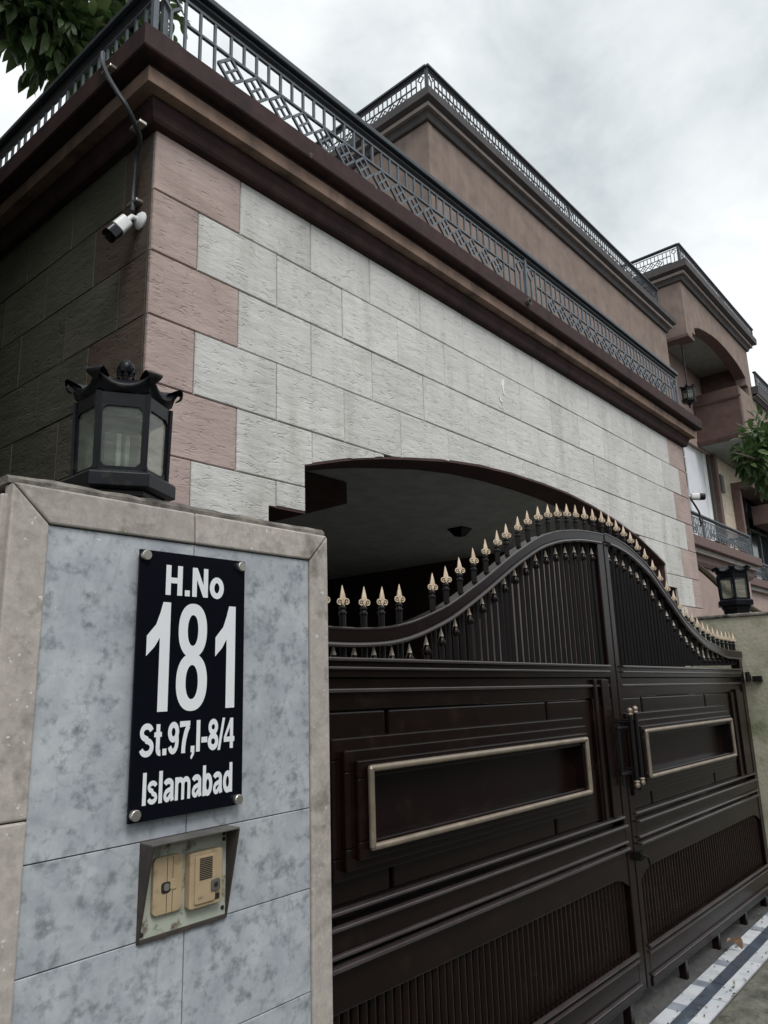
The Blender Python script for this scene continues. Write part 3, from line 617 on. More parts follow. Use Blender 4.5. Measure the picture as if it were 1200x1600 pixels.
railing('terrace_railing', 'black railing of the lower terrace at the far right edge', None,
        [((22.4, 6.2, 2.76), (1, 0, 0), [16, 16])], (22.4, 6.2, 2.76), mats=('iron_dark', 'iron_dark'), detailed=False)

# ------------------------------------------------------------------ unseen house added left of the gap to keep the passage in shade
nb = thing('neighbouring_house', 'dull greenish plastered house across the narrow side passage', 'house', (-4, 6, GZ))
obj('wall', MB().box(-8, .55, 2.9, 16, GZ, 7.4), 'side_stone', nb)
obj('roof_slab', MB().box(-8.2, .62, 2.8, 16.2, 7.4, 7.6), 'maroon', nb)

# ------------------------------------------------------------------ other side of the street: unseen, added to darken reflections in gate, lamps and sign
for i, (x0, x1, y0, h, m_, lb) in enumerate(((-16, -3, -19, 3.6, 'plaster', 'low brown plastered house across the street, behind the camera to the left'), (-1, 14, -19, 4.0, 'plaster_dark', 'dark brown plastered house straight across the street'), (16, 32, -19, 3.6, 'plaster', 'brown plastered house across the street, further down to the right'))):
    oh = thing('opposite_house', lb, 'house', ((x0+x1)/2, -15, GZ), group='houses across the street')
    obj('wall', MB().box(x0, x1, y0, -12, GZ, h), m_, oh); obj('roof_slab', MB().box(x0-.3, x1+.3, y0-.3, -11.7, h, h+.25), 'maroon', oh)
    for k in range(3):
        wx = x0+(x1-x0)*(.2+.3*k); w_ = obj('window', MB().box(wx-.8, wx+.8, -12.01, -11.96, .2, 1.7), 'win_dark', oh); obj('window_frame', MB().box(wx-.04, wx+.04, -11.95, -11.92, .2, 1.7).box(wx-.9, wx+.9, -12.0, -11.9, 1.701, 1.8), 'white_paint', w_)
hd_ = thing('hedge', 'long clipped green hedge along the opposite side of the street', 'hedge', (8, -9.6, GZ))
obj('core', MB().box(-16, 34, -10.1, -9.3, GZ, .55), 'moss_plaster', hd_)
hg = MB(); rgh = random.Random(8)
for i in range(9000):
    x = rgh.uniform(-16, 34); y, z = rgh.choice([(-9.28+rgh.uniform(-.05, .12), rgh.uniform(GZ, .65)), (rgh.uniform(-10.1, -9.2), .55+rgh.uniform(-.03, .18))])
    a = rgh.uniform(0, 6.28); d = Vector((math.cos(a), math.sin(a), rgh.uniform(-.6, .6)))*.10; e_ = Vector((-d.y, d.x, rgh.uniform(-.05, .05)))*.6; p = Vector((x, y, z))
    hg.add([p-d, p+e_, p+d, p-e_], [(0, 1, 2, 3)])
obj('foliage', hg, 'leaf_dark', hd_, kind='stuff')

# ------------------------------------------------------------------ gate pillars
PF = 1.40
def pillar_left():
    t = thing('gate_pillar', 'marble faced gate pillar carrying the black house number sign', 'pillar', (.955, 1.75, GZ))
    x0, x1, xa, xb, zt, za = .54, 1.3675, .614, 1.303, .388, .316
    obj('core', MB().box(x0+.02, x1-.012, PF+.02, 2.12, GZ, zt-.01), 'mortar', t)
    F = lambda y: (lambda p: (p[0], y, p[1]))
    def slab(nm, poly, front, back, mat, bev=.003): obj(nm, MB().prism(poly, F(front), F(back)), mat, t, bevel=bev)
    g = .0012
    slab('border_slab', [(x0+g, zt), (.943, zt), (.946, za+g), (xa+g, za+g)], PF-.008, PF+.03, 'marble_border', .004)
    slab('border_slab', [(.9455, zt), (x1-g, zt), (xb-g, za+g), (.9485, za+g)], PF-.008, PF+.03, 'marble_border', .004)
    slab('border_slab', [(x0, zt-g), (xa, za-g), (xa, -.222), (x0, -.222)], PF-.008, PF+.03, 'marble_border', .004)
    slab('border_slab', [(x0, -.2245), (xa, -.2245), (xa, -.95), (x0, -.95)], PF-.008, PF+.03, 'marble_border', .004)
    slab('border_slab', [(x0, -.9525), (xa, -.9525), (xa, GZ), (x0, GZ)], PF-.008, PF+.03, 'marble_border', .004)
    slab('border_slab', [(xb, za-g), (x1, zt-g), (x1, -.90), (xb, -.90)], PF-.008, PF+.03, 'marble_border', .004)
    slab('border_slab', [(xb, -.9025), (x1, -.9025), (x1, GZ), (xb, GZ)], PF-.008, PF+.03, 'marble_border', .004)
    hz = [(za-g, -.298, .949), (-.300, -.479, .949), (-.481, -.70, .952), (-.702, -1.1, .93), (-1.102, GZ, .96)]
    for z1_, z0_, sx in hz:
        for a, b in ((xa+g, sx-g), (sx+g, xb-g)):
            slab('marble_tile', [(a, z0_), (b, z0_), (b, z1_), (a, z1_)], PF+random.uniform(-.0012, .0012), PF+.03, 'marble_tile', .0012)
    # left return
    obj('return_slab', MB().box(x0-.012, x0+.019, PF+.012, PF+.10, GZ, zt-.02), 'marble_border', t, bevel=.004)
    obj('return_slab', MB().box(x0-.006, x0+.019, PF+.104, 2.12, GZ, zt-.02), 'marble_tile', t, bevel=.002)
    obj('return_slab', MB().box(x1-.02, x1, PF+.032, 2.12, GZ, zt-.02), 'marble_border', t, bevel=.002)
    cp = MB(); n = 30
    rings = []
    for i in range(n+1):
        x = x0-.004+(x1-x0+.004)*i/n; j = lambda s: random.uniform(-s, s)
        h = .020+j(.0025); y0 = PF+.004+j(.002)
        rings.append([(x, y0, zt+.001), (x, y0+j(.001), zt+h*.55), (x, y0+.008+j(.002), zt+h), (x, 2.13, zt+h), (x, 2.13, zt+.001)])
    cp.rings(rings); obj('coping', cp, 'old_cement', t)
    return t
pillar_left()
def pillar_right():
    t = thing('gate_pillar', 'stained plaster gate pillar with mossy patches right of the gate', 'pillar', (6.25, 1.75, GZ))
    x0, x1, zt = 5.85, 6.68, .385
    rings = []; rg = random.Random(3)
    obj('core', MB().box(x0, x1, PF, 2.0, GZ, zt), 'moss_plaster', t, bevel=.012)
    rings = []
    for i in range(25):
        y = PF-.012+(.63)*i/24; j = lambda s: rg.uniform(-s, s)
        rings.append([(x0-.012+j(.002), y, zt+.001), (x0-.013+j(.002), y, zt+.014), (x0-.004, y, zt+.022+j(.002)), (x1+.01, y, zt+.022), (x1+.01, y, zt+.001)])
    obj('coping', MB().rings(rings), 'old_cement', t)
    obj('hinge', MB().tube([(x0-.05, 1.585, -.09), (x0-.05, 1.585, -.02)], .016, 10).box(x0-.05, x0-.001, 1.575, 1.60, -.075, -.04).box(x0-.04, x0-.0005, 1.50, 1.56, -.09, -.05), 'gate_black', t)
pillar_right()

# ------------------------------------------------------------------ gate
SH = lambda v: (v[0], v[1], v[2]-.017*(v[0]-3.6))
def spear_mesh():
    """flat gold spear head over a pair of scrolls; origin at the foot of the head"""
    m = MB()
    m.rings([[(-a, -b, z), (0, -b*1.7, z), (a, -b, z), (a, b, z), (0, b*1.7, z), (-a, b, z)] for a, b, z in ((.0095, .003, .0185), (.0098, .0032, .024), (.0072, .0028, .036), (.0040, .002, .050), (.0006, .0006, .064))])
    m.rings([[(-a, -.0035, z), (a, -.0035, z), (a, .0035, z), (-a, .0035, z)] for a, z in ((.0055, -.004), (.0025, .004), (.0022, .012), (.005, .019))])
    for s in (-1, 1):
        m.tube([(s*(.0118+.0088*math.cos(R(-120+q*33))), -.003, .0105+.0088*math.sin(R(-120+q*33))) for q in range(11)], .0024, 6)
        m.tube([(s*(.0120+.0026*math.cos(R(q*60))), -.0035, .0106+.0026*math.sin(R(q*60))) for q in range(7)], .0017, 5)
    return m.mesh('spear_head', 'gold', smooth=True)
SPEAR = spear_mesh()
TIP = MB().lathe((0, 0, 0), [(.007, 0), (.0095, .003), (.0068, .012), (.004, .024), (.0006, .036)], 8).mesh('spear_tip', 'pale_tip', smooth=True)
COLL = MB().lathe((0, 0, 0), [(.0095, 0), (.0140, .004), (.0140, .009), (.0095, .013), (.0085, .017), (.0125, .021), (.0125, .025), (.0075, .029), (.0065, .034)], 10).mesh('collar', 'gate_black', smooth=True)
LUG = MB().lathe((0, 0, 0), [(.010, 0), (.016, .008), (.0175, .016), (.012, .026), (.009, .036)], 8).box(-.028, .028, -.0035, .0035, .004, .018).mesh('collar', 'gate_brown', smooth=True)
BARS = {}
def gate_leaf(name, label, x0, x1, cx, cz, spears, panel, stile_l, stile_r, missing=()):
    t = thing(name, label, 'gate', ((x0+x1)/2, 1.62, GZ), group='leaves of the driveway gate')
    G = 'gate_brown'; top = lambda x: interp(x, cx, cz)
    def smooth_top(x): return (top(x-.06)+top(x)*2+top(x+.06))/4
    N = 44; X = [x0+(x1-x0)*i/N for i in range(N+1)]
    cv = MB(); li = MB(); lo = MB()
    cv.rings([[(x, 1.592, smooth_top(x)), (x, 1.655, smooth_top(x)), (x, 1.655, smooth_top(x)-.045), (x, 1.592, smooth_top(x)-.045)] for x in X])
    obj('top_curve', cv, G, t, bevel=.004)
    obj('curve_trim', MB().tube([(x, 1.588, smooth_top(x)-.052) for x in X[1:-1]], .008, 8), 'gate_trim', t, smooth=True)
    obj('curve_trim', MB().tube([(x, 1.592, smooth_top(x)-.001) for x in X], .0045, 6), 'gate_trim', t, smooth=True)
    # stiles
    zl = smooth_top(x0); zr = smooth_top(x1)
    obj('stile', MB().box(x0, x0+stile_l, 1.60, 1.66, -1.42, zl-.002).shear(SH), G, t, bevel=.004)
    obj('stile', MB().box(x1-stile_r, x1, 1.60, 1.66, -1.42, zr-.002).shear(SH), G, t, bevel=.004)
    a, b = x0+stile_l, x1-stile_r
    # upper grille
    for i, sx in enumerate(spears):
        if sx in missing: continue
        zt = smooth_top(sx)
        h = round(zt-.03+.02, 2)
        obj('bar', MB().tube([(sx, 1.625, .03), (sx, 1.625, zt-.04)], .0105, 8), 'gate_black', t, smooth=True)
        pst = obj('spear_post', MB().tube([(sx, 1.625, zt-.002), (sx, 1.625, zt+.045)], .0110, 8), 'gate_black', t, smooth=True)
        inst('collar', COLL, pst, (sx, 1.625, zt+.043)); inst('spear_head', SPEAR, pst, (sx, 1.622, zt+.075), rot=(0, R(random.uniform(-3, 3)), R(random.uniform(-40, -18))), scale=(.94, .94, 1.0))
    sp = sorted(spears)
    for u, v in zip(sp[:-1], sp[1:]):
        mx_ = (u+v)/2
        if v-u > .16: continue
        zt = smooth_top(mx_)-.145
        if zt < .045: zt = .045
        br = obj('short_bar', MB().tube([(mx_, 1.625, .03), (mx_, 1.625, zt)], .0105, 8), 'gate_black', t, smooth=True)
        inst('collar', LUG, br, (mx_, 1.625, zt)); inst('spear_tip', TIP, br, (mx_, 1.625, zt+.034))
    # middle rail and mouldings
    P = lambda nm, bx, bev=.003: obj(nm, bx.shear(SH), 'gate_trim' if 'trim' in nm else G, t, bevel=bev)
    P('middle_rail', MB().box(a, b, 1.598, 1.66, -.02, .03))
    P('rail_trim', MB().box(a+.01, b-.01, 1.583, 1.598, .028, .040), .004)
    P('rail_trim', MB().box(a+.01, b-.01, 1.588, 1.600, .003, .012), .003)
    P('upper_panel', MB().box(a, b, 1.612, 1.65, -.118, -.0205), .004)
    P('panel_trim', MB().box(a+.012, b-.012, 1.600, 1.613, -.066, -.054), .003)
    px0, px1, g1, g2, s1a, s1b, ta, tb = panel
    for u, v in ((px0, g1-.009), (g1+.009, g2-.009), (g2+.009, px1)):
        P('panel_plate', MB().box(u, v, 1.618, 1.65, -.66, -.123), .006)
    P('panel_back', MB().box(a, b, 1.64, 1.66, -.70, -.12), 0)
    for u, v in ((a, px0-.012), (px1+.012, b)):
        if v-u > .01: P('panel_side', MB().box(u, v, 1.604, 1.645, -.67, -.118), .005)
    def frame(nm, u0, u1, zt_, zb_, y0, y1, wd, mat=G, bev=.004):
        m = MB().box(u0, u1, y0, y1, zt_-wd, zt_).box(u0, u1, y0, y1, zb_, zb_+wd).box(u0, u0+wd, y0, y1, zb_+wd, zt_-wd).box(u1-wd, u1, y0, y1, zb_+wd, zt_-wd)
        obj(nm, m.shear(SH), mat, t, bevel=bev)
    frame('step_frame', s1a, s1b, -.198, -.588, 1.588, 1.64, .06)
    frame('step_frame', s1a+.032, s1b-.026, -.232, -.562, 1.566, 1.639, .06)
    frame('step_frame', s1a+.068, s1b-.055, -.262, -.535, 1.548, 1.638, .05)
    zt_, zb_ = -.286, -.503
    tm = MB()
    pts = [(ta, zt_), (tb, zt_), (tb, zb_), (ta, zb_)]
    for i in range(4):
        p, q = pts[i], pts[(i+1) % 4]; tm.tube([(p[0], 1.535, p[1]), (q[0], 1.535, q[1])], .0105, 10)
    for p in pts: tm.lathe((p[0], 1.535, p[1]), [(0.0005, -.0105), (.0074, -.0074), (.0105, 0), (.0074, .0074), (.0005, .0105)], 10)
    obj('tube_frame', tm.shear(SH), 'bronze_tube', t, smooth=True)
    P('inner_panel', MB().box(ta, tb, 1.60, 1.637, zb_-.02, zt_+.02), 0)
    # lock rail
    P('lock_rail', MB().box(a, b, 1.600, 1.658, -.786, -.704))
    P('rail_trim', MB().box(a, b, 1.590, 1.617, -.676, -.664), .004)
    P('rail_trim', MB().box(a, b, 1.578, 1.600, -.712, -.700), .004)
    P('rail_trim', MB().box(a, b, 1.584, 1.600, -.784, -.772), .004)
    P('rail_trim', MB().box(a, b, 1.578, 1.606, -.814, -.800), .004)
    rl = MB(); n = 30; rr = []
    for i in range(n+1):
        x = a+(b-a)*i/n; d = min(x-a, b-x); dip = .05*max(0, 1-d/.16)**2
        rr.append([(x, 1.604, -.80), (x, 1.655, -.80), (x, 1.655, -.925-dip), (x, 1.604, -.925-dip)])
    rl.rings(rr); P('arched_rail', rl)
    P('arched_rail', MB().rings([[(p[0], p[1]+(-.008 if k in (0, 3) else .0), p[2]+(0.092 if k in (0, 1) else -.0)+(.004 if k > 1 else 0)) for k, p in enumerate(ring)] for ring in [[(x_[0][0], x_[0][1], -.925+.0), (x_[1][0], x_[1][1], -.925), x_[2], x_[3]] for x_ in rr]]).shear(lambda v: (v[0], v[1], v[2])), .003) if False else None
    # fluted lower panel: one rib each
    nr = int((b-a-.02)/.0375); pitch = (b-a-.02)/nr
    rib = MB().rings([[(.0155*math.cos(q), -.016*math.sin(q), z) for q in [R(180*k/5) for k in range(6)]] for z in (0, .36)]).mesh('rib', G, smooth=True)
    for i in range(nr):
        x = a+.01+pitch*(i+.5); inst('rib', rib, t, (x, 1.635, -1.265-.017*(x-3.6)))
    P('ribbed_back', MB().box(a, b, 1.635, 1.655, -1.27, -.90), 0)
    P('bottom_rail', MB().box(a, b, 1.600, 1.658, -1.385, -1.268))
    P('rail_trim', MB().box(a, b, 1.586, 1.601, -1.262, -1.248), .004)
    P('rail_trim', MB().box(a, b, 1.588, 1.600, -1.288, -1.279), .003)
    P('rail_trim', MB().box(a, b, 1.586, 1.600, -1.384, -1.372), .003)
    P('bottom_plate', MB().box(a, b, 1.592, 1.66, -1.425, -1.388))
    for q in (.24, .48, .72, .93):
        x = x0+(x1-x0)*q; P('stub', MB().box(x-.016, x+.016, 1.61, 1.65, -1.53, -1.426))
    return t
LX = [1.39, 1.563, 1.704, 1.861, 1.999, 2.192, 2.415, 2.672, 2.906, 3.094, 3.296, 3.475, 3.592]; LZ = [.168, .163, .162, .171, .2, .264, .372, .509, .616, .667, .698, .710, .714]
RX = [3.602, 3.75, 3.909, 4.159, 4.41, 4.681, 4.995, 5.365, 5.76]; RZ = [.722, .712, .685, .605, .462, .306, .194, .135, .124]
gl = gate_leaf('gate_leaf', 'wide left leaf of the dark brown spiked gate beside the marble pillar', 1.385, 3.592, LX, LZ,
    [1.475, 1.573, 1.659, 1.758, 1.846, 1.939, 2.035, 2.131, 2.219, 2.312, 2.412, 2.502, 2.596, 2.673, 2.774, 2.864, 2.964, 3.061, 3.16, 3.257, 3.352, 3.452, 3.55],
    (1.43, 3.31, 1.85, 2.90, 1.566, 3.17, 1.676, 3.075), .045, .07, missing=(2.035,))
gr = gate_leaf('gate_leaf', 'right leaf of the dark brown spiked gate next to the stained plaster pillar', 3.602, 5.765, RX, RZ,
    [3.655, 3.747, 3.841, 3.929, 4.02, 4.11, 4.208, 4.31, 4.405, 4.503, 4.596, 4.69, 4.785, 4.88, 4.975, 5.07, 5.165, 5.26, 5.35, 5.44, 5.53, 5.62, 5.70],
    (3.64, 5.41, 3.92, 4.92, 3.645, 5.225, 3.735, 5.115), .05, .07)
obj('frame_strip', MB().box(3.40, 3.48, 1.59, 1.60, -.66, -.03).box(3.33, 3.36, 1.595, 1.612, -.66, -.03).shear(SH), 'gate_brown', gl, bevel=.003)
obj('frame_strip', MB().box(5.50, 5.60, 1.592, 1.604, -.66, -.1).shear(SH), 'gate_brown', gr, bevel=.003)
def handle(leaf, x, dz):
    hd = obj('handle', MB().tube([(x, 1.535, -.50+dz), (x, 1.535, -.195+dz)], .010, 10).tube([(x, 1.535, -.23+dz), (x, 1.60, -.23+dz)], .006, 8).tube([(x, 1.535, -.46+dz), (x, 1.60, -.46+dz)], .006, 8), 'gate_black', leaf, smooth=True)
    kp = [(.010, 0), (.0135, .004), (.0135, .008), (.010, .012), (.0145, .022), (.012, .031), (.004, .037)]
    obj('knob', MB().lathe((x, 1.535, -.197+dz), kp, 12), 'bronze_tube', hd, smooth=True)
    obj('knob', MB().lathe((x, 1.535, -.498+dz), kp, 12, ax=(0, 0, -1)), 'bronze_tube', hd, smooth=True)
handle(gl, 3.563, -.006); handle(gr, 3.628, .0)
obj('bolt', MB().tube([(3.50, 1.575, -.24), (3.50, 1.575, -.52)], .008, 8).tube([(3.48, 1.575, -.26), (3.56, 1.56, -.26)], .008, 8).tube([(3.48, 1.575, -.47), (3.56, 1.56, -.47)], .008, 8), 'gate_black', gl, smooth=True)
obj('latch', MB().tube([(3.602, 1.565, -.845), (3.65, 1.555, -.865), (3.665, 1.555, -.90)], .006, 8).box(3.60, 3.64, 1.57, 1.60, -.875, -.835), 'gate_black', gr)

# ------------------------------------------------------------------ lanterns
def hexp(c, r, z, rot, n=6): return [(c[0]+r*math.cos(rot+k*math.pi/3), c[1]+r*math.sin(rot+k*math.pi/3), z) for k in range(n)]
def lantern(name, label, c, zb, rot, finial=True, s=1.0, hang=False, group='black pagoda lanterns'):
    """rot: direction of a hexagon corner; zb: bottom"""
    t = thing(name, label, 'lantern', (c[0], c[1], zb), group=group)
    Z = lambda z: zb+z*s
    H = lambda r, z: hexp(c, r*s, Z(z), rot)
    K = 'lamp_black'
    if not hang:
        obj('neck', MB().rings([H(.105, 0), H(.105, .07), H(.118, .085), H(.118, .098)]), K, t, bevel=.002)
    else:
        obj('pendant', MB().rings([H(.012, -.02), H(.02, .0), H(.012, .02), H(.03, .04), H(.06, .07), H(.11, .085), H(.125, .099)]), K, t)
    obj('base', MB().rings([H(.128, .0985), H(.143, .103), H(.143, .138), H(.136, .144), H(.122, .149)]), K, t, bevel=.002)
    rb_, rt_, z0, z1 = .117, .122, .150, .356
    fr = MB(); 
    for k in range(6):
        a0 = rot+k*math.pi/3
        p = Vector((c[0]+rb_*s*math.cos(a0), c[1]+rb_*s*math.sin(a0), Z(z0))); q = Vector((c[0]+rt_*s*math.cos(a0), c[1]+rt_*s*math.sin(a0), Z(z1)))
        fr.tube([p, q], .0075*s, 6)
    for k in range(6):
        a, b = rot+k*math.pi/3, rot+(k+1)*math.pi/3
        A0 = Vector((c[0]+rb_*s*math.cos(a), c[1]+rb_*s*math.sin(a), Z(z0))); B0 = Vector((c[0]+rb_*s*math.cos(b), c[1]+rb_*s*math.sin(b), Z(z0)))
        A1 = Vector((c[0]+rt_*s*math.cos(a), c[1]+rt_*s*math.sin(a), Z(z1))); B1 = Vector((c[0]+rt_*s*math.cos(b), c[1]+rt_*s*math.sin(b), Z(z1)))
        nrm = (B0-A0).cross(A1-A0).normalized()
        if nrm.dot((A0+B0)/2-Vector((c[0], c[1], Z(z0)))) < 0: nrm = -nrm
        def Pt(u, v, o=0): return (A0*(1-u)+B0*u)*(1-v)+(A1*(1-u)+B1*u)*v - nrm*o
        # frame with clipped corners, glass behind
        outer = [(0.02, 0), (.98, 0), (.98, 1), (.02, 1)]
        ci, cj, m0, n0, n1 = .09, .05, .095, .045, .83
        inner = [(m0+ci, n0), (1-m0-ci, n0), (1-m0, n0+cj), (1-m0, n1-cj), (1-m0-ci, n1), (m0+ci, n1), (m0, n1-cj), (m0, n0+cj)]
        o8 = [(.3, 0), (.7, 0), (.98, .2), (.98, .8), (.7, 1), (.3, 1), (.02, .8), (.02, .2)]
        o8 = [(.02, 0), (.98, 0), (.98, .03), (.98, .97), (.98, 1), (.02, 1), (.02, .97), (.02, .03)]
        for i in range(8):
            j = (i+1) % 8
            ring = [Pt(*inner[i]), Pt(*inner[j]), Pt(*o8[j]), Pt(*o8[i])]; back = [Pt(*inner[i], .008*s), Pt(*inner[j], .008*s), Pt(*o8[j], .008*s), Pt(*o8[i], .008*s)]
            fr.add(ring+back, [(0, 1, 2, 3), (7, 6, 5, 4), (0, 4, 5, 1), (2, 6, 7, 3)])
        gp = MB().add([Pt(m0-.02, n0-.02, .005*s), Pt(1-m0+.02, n0-.02, .005*s), Pt(1-m0+.02, n1+.02, .005*s), Pt(m0-.02, n1+.02, .005*s), Pt(m0-.02, n0-.02, .007*s), Pt(1-m0+.02, n0-.02, .007*s), Pt(1-m0+.02, n1+.02, .007*s), Pt(m0-.02, n1+.02, .007*s)],
                      [(0, 1, 2, 3), (7, 6, 5, 4), (0, 4, 5, 1), (1, 5, 6, 2), (2, 6, 7, 3), (3, 7, 4, 0)])
        obj('glass_pane', gp, 'pane', t)
    obj('frame', fr, K, t)
    bl = MB()
    for dx in (-.012, .012): bl.tube([(c[0]+dx*s, c[1]-.004, Z(.152)), (c[0]+dx*s, c[1]-.004, Z(.275))], .0065*s, 8)
    obj('bulb', bl, 'tubelight', t, smooth=True)
    # pagoda roof: the eave sags between upturned corners
    nseg = 8; m = MB(); rings = []
    prof = [(.0, .430), (.25, .423), (.5, .406), (.72, .388), (.88, .379), (1.0, .378)]
    def roof_ring(f, z, lift, under=0):
        out_ = []
        for k in range(6):
            for q in range(nseg):
                u = q/nseg; a = rot+(k+u)*math.pi/3
                w_ = abs(u-.5)*2
                ca = math.cos(math.pi/6)/math.cos((u-.5)*math.pi/3)
                rr = .134*ca*(1+.06*w_**5)*max(f, .02)
                zz = z + lift*(w_**2.6) - under
                out_.append((c[0]+rr*s*math.cos(a), c[1]+rr*s*math.sin(a), Z(zz)))
        return out_
    rings = [roof_ring(f, z, .040*max(0, f-.35)/.65) for f, z in prof]
    rings += [roof_ring(1.012, .372, .040), roof_ring(1.0, .366, .040), roof_ring(.93, .360, .030), roof_ring(.88, .357, .008)]
    m.rings(rings); obj('roof', m, K, t, smooth=True)
    # curled corner tips: a small drooping tongue under every corner
    for k in range(6):
        a = rot+k*math.pi/3; d = Vector((math.cos(a), math.sin(a), 0)); n_ = Vector((-d.y, d.x, 0)); uz = Vector((0, 0, 1))
        tp = MB(); rr = []
        for r_, z_, wd in ((.112, .398, .022), (.132, .407, .026), (.146, .413, .025), (.152, .406, .022), (.151, .398, .019), (.146, .391, .014), (.138, .385, .008)):
            p = Vector((c[0], c[1], Z(z_)))+d*r_*s
            rr.append([p-n_*wd*s, p-n_*wd*s*.5+d*.002*s, p+n_*wd*s*.5+d*.002*s, p+n_*wd*s, p+n_*wd*s*.6-d*.005*s-uz*.003*s, p-n_*wd*s*.6-d*.005*s-uz*.003*s])
        tp.rings(rr); obj('roof_tip', tp, K, t, smooth=True)
    if finial:
        obj('finial', MB().lathe((c[0], c[1], Z(.424)), [(.03*s, 0), (.022*s, .006*s), (.011*s, .012*s), (.011*s, .02*s), (.018*s, .026*s), (.0235*s, .04*s), (.022*s, .055*s), (.014*s, .066*s), (.002, .074*s)], 12), K, t, smooth=True)
        ly = MB()
        for k in range(9):
            for lvl in range(3):
                a = 2*math.pi*(k+lvl*.5)/9; r_ = (.0235, .0235, .017)[lvl]*s; z_ = (.440, .455, .470)[lvl]
                d = Vector((math.cos(a), math.sin(a), 0)); n_ = Vector((-d.y, d.x, 0)); b0 = Vector((c[0], c[1], Z(z_)))+d*r_
                ly.add([b0+n_*.007*s, b0-n_*.007*s, b0+d*.003*s+Vector((0, 0, .018*s)), b0-d*.006*s+Vector((0, 0, .004*s))], [(0, 1, 2), (0, 2, 3), (1, 3, 2), (0, 3, 1)])
        obj('finial_scales', ly, K, t)
    if hang:
        obj('hanging_rod', MB().tube([(c[0], c[1], Z(.42)), (c[0], c[1], 9.60)], .018, 6).lathe((c[0], c[1], 9.48), [(.02, 0), (.09, .10), (.11, .135)], 10), K, t)
    return t
lantern('pillar_lantern', 'large black pagoda lantern with pineapple finial on the marble pillar', (.95, 1.75), .392, 0+R(30)+R(0))
lantern('pillar_lantern', 'black pagoda lantern with pale panes on the stained right pillar', (6.24, 1.72), .392, math.atan2(-1.72, -6.24)+R(4), finial=False)
lantern('hanging_lantern', 'small dark lantern hanging on a rod under the arched balcony ceiling', (20.05, 6.0), 7.15, R(10), finial=False, s=1.45, hang=True, group=None)

# ------------------------------------------------------------------ house number sign
sg = thing('house_sign', 'glossy black house number plaque with white lettering', 'sign', (.94, 1.39, -.26))
Fy = lambda y: (lambda p: (p[0], y, p[1]))
SX0, SX1, SZ0, SZ1, SY = .803, 1.079, -.258, .287, 1.380
obj('plate', MB().box(SX0, SX1, SY, SY+.006, SZ0, SZ1), 'plaque_black', sg, bevel=.001)
for bx, bz in ((.8145, .274), (1.064, .273), (.8145, -.243), (1.064, -.246)):
    bo = obj('standoff_bolt', MB().lathe((bx, SY-.011, bz), [(.0005, 0), (.0095, .0), (.0108, -.0015), (.0108, -.009), (.0105, -.0105)], 20, ax=(0, -1, 0)), 'steel', sg, smooth=True)
    obj('spacer', MB().tube([(bx, SY+.0065, bz), (bx, 1.4, bz)], .006, 10), 'steel', bo)
def arc(cx, cy, rx, ry, a0, a1, n=14, pw=2.0):
    o = []
    for i in range(n+1):
        a = R(a0+(a1-a0)*i/n); c_, s_ = math.cos(a), math.sin(a)
        o.append((cx+math.copysign(abs(c_)**(2/pw), c_)*rx, cy+math.copysign(abs(s_)**(2/pw), s_)*ry))
    return o
def stroke(pts, wd):
    """a mitred ribbon of width wd as quads"""
    n = len(pts); Lp, Rp = [], []
    closed = math.dist(pts[0], pts[-1]) < 1e-6
    for i, p in enumerate(pts):
        if closed: a, b = pts[(i-1) % (n-1)], pts[(i+1) % (n-1)]
        else: a, b = pts[max(i-1, 0)], pts[min(i+1, n-1)]
        dx, dy = b[0]-a[0], b[1]-a[1]; l = math.hypot(dx, dy) or 1; nx, ny = -dy/l, dx/l
        Lp.append((p[0]+nx*wd/2, p[1]+ny*wd/2)); Rp.append((p[0]-nx*wd/2, p[1]-ny*wd/2))
    return [[Rp[i], Rp[i+1], Lp[i+1], Lp[i]] for i in range(n-1)]
W = .20
def rect(x0, y0, x1, y1): return [[(x0, y0), (x1, y0), (x1, y1), (x0, y1)]]
def ell(cx, cy, rx, ry, wd=W, n=36): return stroke(arc(cx, cy, rx-wd/2, ry-wd/2, 0, 360, n), wd)
